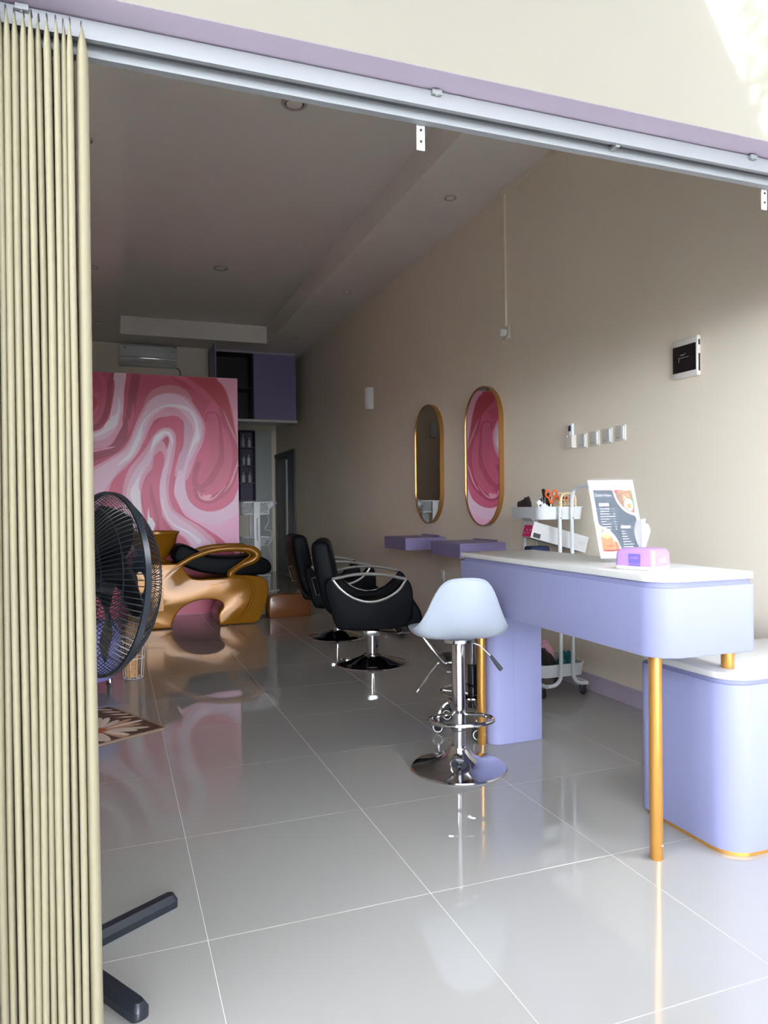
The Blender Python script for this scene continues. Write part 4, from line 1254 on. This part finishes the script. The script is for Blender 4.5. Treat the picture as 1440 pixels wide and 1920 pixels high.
for k in range(10):
    a = 2 * math.pi * k / 10
    obj('wire', tube([(.058 * math.cos(a), .058 * math.sin(a), .006), (.066 * math.cos(a), .066 * math.sin(a), .13), (.078 * math.cos(a), .078 * math.sin(a), .27)], .0018, 5), 'whitemet', wb)
obj('floor_wires', tubes([[(-.055 * math.cos(R(t_)), -.055 * math.sin(R(t_)), .006), (.055 * math.cos(R(t_)), .055 * math.sin(R(t_)), .006)] for t_ in (0, 45, 90, 135)], .0018, 5), 'whitemet', wb)
o = tag(obj('wicker_roll', lathe([(.0, .0), (.036, .0), (.04, .006), (.04, .33), (.034, .338), (.02, .34), (.014, .325), (0, .325)], 24), 'tan'), 'tan wicker roll standing in the white wire basket', 'roll')
o.location = (.095, 4.85, .0095)

# ------------------------------------------------------------------ pink swirl partition
pt = thing('swirl_partition', 'pink and white swirl printed partition behind the gold shampoo chair', 'partition', (0, 7.55, 0))
obj('panel', box(XL, 1.210, .001, .055, 0, 2.389, .002, 1), mat('partition_white_edge', (216, 196, 204), .5), pt, smooth=0)
PAL = {'rose': (214, 92, 130), 'rose2': (204, 92, 122), 'rose3': (236, 160, 186), 'deep': (164, 62, 90), 'deep2': (184, 70, 102), 'crim': (184, 64, 82),
       'dusty': (210, 134, 150), 'pinkm': (228, 162, 188), 'lpink': (242, 178, 212), 'pale': (236, 198, 220), 'mauve': (218, 172, 198), 'white': (244, 234, 244)}
pf = painted('printed_face', pt, attr_mat('swirl_print', .42), XL, 1.206, .002, 2.386, 440, 620, (198, 82, 112),
             [(k, PAL[c], p) for k, c, p in SWIRL], lambda u, v: (u, 0, v))

# ------------------------------------------------------------------ gold shampoo chair
sg = thing('shampoo_chair', 'glossy gold shampoo bed with black cushion in front of the partition', 'shampoo chair', (.75, 6.96, 0))
OX, OY = .75, 6.96
body = [(.10, .004), (.47, .004), (.484, .069), (.534, .153), (.619, .213), (.733, .243), (.848, .237), (.912, .204), (.919, .159), (.882, .102), (.888, .004),
        (1.198, .004), (1.243, .025), (1.289, .107), (1.329, .241), (1.337, .331), (1.308, .40), (1.233, .433), (1.084, .447), (.966, .43), (.821, .426), (.671, .433),
        (.608, .482), (.567, .542), (.511, .573), (.12, .573)]
def sharp_smooth(pts):
    keep = {0, 1, 10, 11, len(pts) - 1}
    out = []
    n = len(pts)
    for i in range(n):
        p1, p2 = Vector(pts[i]), Vector(pts[(i + 1) % n])
        p0 = Vector(pts[i - 1]) if i not in keep else p1 * 2 - p2
        p3 = Vector(pts[(i + 2) % n]) if (i + 1) % n not in keep else p2 * 2 - p1
        for k in range(4):
            t = k / 4
            out.append(.5 * ((2 * p1) + (p2 - p0) * t + (2 * p0 - 5 * p1 + 4 * p2 - p3) * t * t + (3 * p1 - p0 - 3 * p2 + p3) * t ** 3))
    return [(p.x - OX, p.y) for p in out]
obj('body', prism(sharp_smooth(body), 6.70 - OY, 7.20 - OY, 'y', .012, 3), 'goldfiber', sg, smooth=40)
ctr = [(.36, .37), (.44, .48), (.54, .555), (.66, .622), (.81, .675), (.95, .692), (1.09, .69), (1.19, .675), (1.238, .630), (1.20, .580), (1.10, .540), (1.02, .495), (.992, .455), (1.03, .43), (1.10, .425), (1.18, .40)]
rad = [.020, .024, .025, .026, .026, .026, .030, .038, .042, .036, .028, .030, .032, .028, .022, .014]
for y in (6.722, 7.178):
    pth = smooth_path([(a - OX, y - OY, b) for a, b in ctr], 5)
    rr_ = []
    for i in range(len(rad) - 1):
        rr_ += [rad[i] + (rad[i + 1] - rad[i]) * k / 5 for k in range(5)]
    rr_.append(rad[-1])
    ar = obj('arm', tube(pth, rr_, 12), 'goldfiber', sg, smooth=60)
    s = -1 if y < 7 else 1
    obj('arm_ridge', tube(smooth_path([(a - OX, y - OY + s * (.030), b) for a, b in ((.70, .628), (.85, .672), (1.0, .684), (1.12, .668), (1.17, .625), (1.10, .575), (1.01, .515))], 5), .007, 8), 'goldfiber', ar)
    obj('body_ridge', tube(smooth_path([(a - OX, (6.70 if s < 0 else 7.20) - OY, b) for a, b in ((1.04, .435), (1.15, .40), (1.20, .32), (1.18, .22), (1.11, .10), (1.0, .02))], 5), [.010] * 6 + [.016] * 14 + [.010] * 6, 8), 'goldfiber', ar)
obj('access_panel', prism([(.26 - OX, .16), (.405 - OX, .16), (.405 - OX, .36), (.26 - OX, .36)], 6.696 - OY, 6.702 - OY, 'y', .001, 1), 'goldfiber', sg)
cs = [(.50, .60), (.53, .72), (.60, .735), (.70, .69), (.80, .635), (1.03, .615), (1.21, .622), (1.34, .58), (1.385, .51), (1.35, .45), (1.2, .436), (.9, .45), (.68, .50)]
obj('cushion', prism([(p.x - OX, p.y) for p in smooth_path([(a, b, 0) for a, b in cs], 4, True)], 6.765 - OY, 7.135 - OY, 'y', .03, 4), 'black', sg, smooth=60)
obj('bowl_neck', lathe([(.11, .57), (.12, .585), (.09, .605), (.10, .62)], 32, (.35 - OX, 6.95 - OY, 0)), 'goldfiber', sg)
bw = obj('bowl', lathe([(.09, .605), (.13, .64), (.185, .74), (.212, .83), (.222, .838), (.222, .858), (.205, .858), (.198, .84), (.165, .75), (.10, .68), (0, .67)], 48, (.345 - OX, 6.95 - OY, 0)), 'goldfiber', sg)
ft = thing('gold_footrest', 'low brown and gold footrest board at the end of the shampoo chair', 'footrest', (1.60, 7.05, 0))
pr = rrect(-.205, .20, .002, .215, (.005, .005, .12, .05), 8)
obj('front_board', prism(pr, -.125, -.105, 'y', .004, 2), 'brown', ft)
obj('rim', prism([(p[0] * 1.02, p[1] * 1.015) for p in pr], -.105, .10, 'y', .004, 2), 'goldfiber', ft)

# ------------------------------------------------------------------ white basket cart behind
ck = thing('basket_cart', 'white perforated basket cart beside the swirl partition', 'basket cart', (1.46, 8.05, 0))
def perforated(z0, z1, x0, x1, y0, y1, taper=.94):
    """basket wall made of a diagonal lattice between two solid bands"""
    bm = bmesh.new()
    q0 = rrect(x0 * taper, x1 * taper, y0 * taper, y1 * taper, .03, 5)
    q1 = rrect(x0, x1, y0, y1, .035, 5)
    n = len(q0)
    def band(za, zb, off=.002):
        def at(z, s):
            t = (z - z0) / (z1 - z0)
            return [((a[0] + (b[0] - a[0]) * t) * s, (a[1] + (b[1] - a[1]) * t) * s, z) for a, b in zip(q0, q1)]
        A, B, C_, D_ = [[bm.verts.new(p) for p in at(z, s)] for z, s in ((za, 1), (zb, 1), (zb, .985), (za, .985))]
        for U_, V_ in ((A, B), (B, C_), (C_, D_), (D_, A)):
            for k in range(n):
                bm.faces.new((U_[k], U_[(k + 1) % n], V_[(k + 1) % n], V_[k]))
    h = z1 - z0
    band(z1 - h * .10, z1)
    band(z0, z0 + h * .10)
    per = []
    L = 0
    for k in range(n):
        a, b = Vector(q1[k]), Vector(q1[(k + 1) % n])
        per.append((L, a, b))
        L += (b - a).length
    def pos(s, t):
        s %= L
        for (l0, a, b) in per:
            d = (b - a).length
            if l0 <= s <= l0 + d + 1e-9 and d > 1e-9:
                p = a + (b - a) * ((s - l0) / d)
                k = taper + (1 - taper) * t
                return Vector((p.x * k, p.y * k, z0 + h * t))
        return Vector((q1[0][0], q1[0][1], z0 + h * t))
    N = int(L / .026)
    for k in range(N):
        for sg_ in (-1, 1):
            add_tube(bm, [pos(k * L / N + sg_ * u * h * .9, .1 + .8 * u) for u in (0, .5, 1)], .0034, 4, caps=False)
    return bm
for (z0, z1) in ((.985, 1.128), (.645, .745), (.17, .33)):
    b = obj('basket', perforated(z0, z1, -.155, .155, -.12, .12), 'whitemet', ck, smooth=30)
    obj('basket_floor', box(-.142, .142, -.108, .108, z0, z0 + .004), 'whitemet', b, smooth=0)
    obj('liner', prism(rrect(-.138, .138, -.104, .104, .03, 5), z0 + .005, z0 + (z1 - z0) * .93), 'brownblack', b)
pg = obj('front_post', box(-.035, .035, -.150, -.128, .02, 1.12, .004), 'whitemet', ck)
obj('post_slot', box(-.008, .008, -.1515, -.149, .70, .95), 'greyframe', pg, smooth=0)
obj('back_post', box(-.035, .035, .128, .150, .02, 1.12, .004), 'white', ck)
obj('foot_bar', boxes((-.17, .235, -.150, -.128, .145, .160), (-.17, .17, .128, .150, .145, .160)), 'white', ck, smooth=0)
for s in (-1, 1):
    obj('leg', boxes((s * .16 - .01, s * .16 + .01, -.149, -.129, 0, .146), (s * .16 - .01, s * .16 + .01, .129, .149, 0, .146)), 'white', ck, smooth=0)
t = thing('hair_dryer', 'grey white hair dryer leaning out of the top cart basket', 'hair dryer', (1.56, 8.02, 1.0))
obj('barrel', tube([(.0, 0, .03), (.05, -.01, .075), (.095, -.02, .115)], [.026, .030, .034], 14), 'acbody', t)
obj('nozzle', tube([(.095, -.02, .115), (.118, -.024, .135)], [.036, .038], 14), 'greyframe', t)
obj('handle', tube([(.0, 0, .03), (-.02, .01, .0), (-.03, .01, -.008)], [.02, .018, .016], 10), 'acbody', t)
obj('cord', tube(smooth_path([(.03, -.02, .02), (.03, -.08, -.10), (-.02, -.135, -.17), (.06, -.11, -.20), (.05, -.13, -.30), (.02, -.13, -.36), (.06, -.13, -.5)], 5), .004, 6), 'acbody', t)

# ------------------------------------------------------------------ air conditioner
ac = thing('air_conditioner', 'white split air conditioner high on the back wall', 'air conditioner', (.455, YB, 2.93))
prof = [(0, 0.0), (-.12, .0), (-.175, .03), (-.20, .075), (-.20, .235), (-.17, .262), (0, .262)]
obj('casing', prism(prof, -.36, .36, 'x', .008, 2), 'acbody', ac)
obj('trim_strip', box(-.352, .352, -.2045, -.198, .080, .100, .002), 'silver', ac)
obj('air_vane', prism([(-.125, .004), (-.172, .030), (-.178, .036), (-.13, .0)], -.31, .31, 'x'), 'white', ac, smooth=0)
obj('badge', lathe([(.010, -.0015), (.009, -.003), (0, -.003)], 16, (-.29, -.199, .205), 'y'), 'rubber', ac)
obj('logo_plate', box(.28, .31, -.2015, -.199, .18, .187), 'silver', ac, smooth=0)
obj('drain_cable', tube(smooth_path([(.34, -.02, .02), (.40, -.015, -.02), (.41, -.015, -.10), (.40, -.015, -.25)], 5), .006, 6), 'rubber', ac)

# ------------------------------------------------------------------ overhead cabinet with one open door
oc = thing('overhead_cabinet', 'violet overhead cabinet under the ceiling with left door open', 'cabinet', (1.84, 10.1, 2.285))
HW, HH = .60, .94
obj('carcass', boxes((-HW, -HW + .02, .02, .42, .0, HH), (HW - .02, HW, .02, .42, .0, HH), (-HW + .02, HW - .02, .40, .42, .0, HH),
                     (-HW + .02, HW - .02, .02, .40, HH - .02, HH), (-.01, .01, .03, .40, .02, HH - .02), (-HW + .02, -.012, .04, .40, .42, .436)), mat('cabinet_inside_dark', (52, 50, 58), .6), oc, smooth=0)
obj('bottom_board', box(-HW - .01, HW + .012, -.01, .42, -.035, -.0005), 'laminate', oc, smooth=0)
obj('top_strip', box(-HW, HW, .0, .019, HH - .03, HH), 'lav_trim', oc, smooth=0)
d = obj('door', box(.006, HW - .003, .0, .018, .004, HH - .034, .001, 1), 'lav_dark', oc, smooth=0)
d = obj('door', box(-HW + .002, -HW + .020, -.58, .0, .004, HH - .034, .001, 1), 'lav_dark', oc, smooth=0)
obj('hinge', boxes((-HW + .02, -HW + .03, -.03, .019, .12, .15), (-HW + .02, -HW + .03, -.03, .019, .78, .81)), 'silver', d, smooth=0)

# ------------------------------------------------------------------ corridor: shelf with bottles, pale panel, doors on the right wall
sh_ = thing('bottle_shelf', 'dark lavender cubby shelf of bottles at the end of the corridor', 'shelf', (1.93, 11.98, 1.17))
W2 = .235
brd = mat('dark_violet_shelf', (72, 68, 90), .5)
obj('back_board', box(-W2, W2, -.012, .0, 0, 1.14), brd, sh_, smooth=0)
for x in (-W2, -.01, W2 - .016):
    obj('upright', box(x, x + .016, -.20, -.012, 0, 1.14), brd, sh_, smooth=0)
for z in (0, .28, .56, .85, 1.124):
    obj('shelf_board', box(-W2 + .016, -.01, -.20, -.012, z, z + .016), brd, sh_, smooth=0)
    obj('shelf_board', box(.006, W2 - .016, -.20, -.012, z, z + .016), brd, sh_, smooth=0)
bprof = [(.0, 0), (.026, 0), (.028, .006), (.028, .11), (.02, .125), (.010, .13), (.010, .15), (.013, .152), (.013, .17), (0, .172)]
pump = [(.0, 0), (.03, 0), (.032, .006), (.032, .13), (.022, .145), (.012, .15), (.012, .175), (.005, .176), (.005, .20), (.014, .202), (.014, .212), (0, .213)]
def bottle(x, z, kind, lab):
    o = obj('bottle', lathe(pump if kind == 'pump' else bprof, 16), {'white': 'white', 'pump': 'mist', 'amber': 'mist'}[kind], None)
    o.location = (1.93 + x, 11.88, 1.17 + z + .0165)
    tag(o, lab, 'bottle', 'bottles on the corridor shelf')
bottle(.05, .85, 'pump', 'pale pump bottle on the highest shelf row beside the white tube')
bottle(.15, .85, 'white', 'white bottle on the highest shelf row next to the pale corridor panel')
bottle(.06, .56, 'amber', 'grey bottle on the second shelf row from the top, left one')
bottle(.14, .56, 'white', 'white bottle on the second shelf row from the top, right one')
bottle(.05, .28, 'white', 'white bottle on the third shelf row, left one')
bottle(.15, .28, 'amber', 'grey bottle on the third shelf row, right one')
bottle(-.10, .56, 'pump', 'pale pump bottle on the second shelf row next to the partition')
bottle(-.10, .28, 'white', 'white bottle on the third shelf row next to the partition')
bottle(-.08, 1.124, 'pump', 'pale pump bottle standing on top of the cubby shelf')
pp = thing('corridor_panel', 'plain pale grey panel standing beside the bottle shelf', 'panel', (2.33, 11.99, 0))
obj('board', box(-.135, .135, -.03, 0, .01, 2.32, .002, 1), mat('pale_panel', (176, 182, 178), .5), pp, smooth=0)
obj('edge_trim', box(-.140, -.135, -.032, 0, .01, 2.32), 'greyframe', pp, smooth=0)
d1 = struct('door_1', boxes((XR - .03, XR - .002, 10.62, 12.0, 1.87, 1.93), (XR - .03, XR - .002, 10.62, 10.68, 0, 1.87), (XR - .03, XR - .002, 11.90, 11.96, 0, 1.87)), 'darkdoor', smooth=0, label='dark framed door on the right wall of the corridor')
obj('leaf', box(XR - .018, XR - .003, 10.69, 11.12, .01, 1.865), 'darkdoor', d1, smooth=0)
obj('leaf', box(XR - .018, XR - .003, 11.15, 11.89, .01, 1.865), 'darkdoor', d1, smooth=0)
obj('pull_strip', box(XR - .045, XR - .018, 11.10, 11.135, .55, 1.80), 'greyframe', d1, smooth=0)
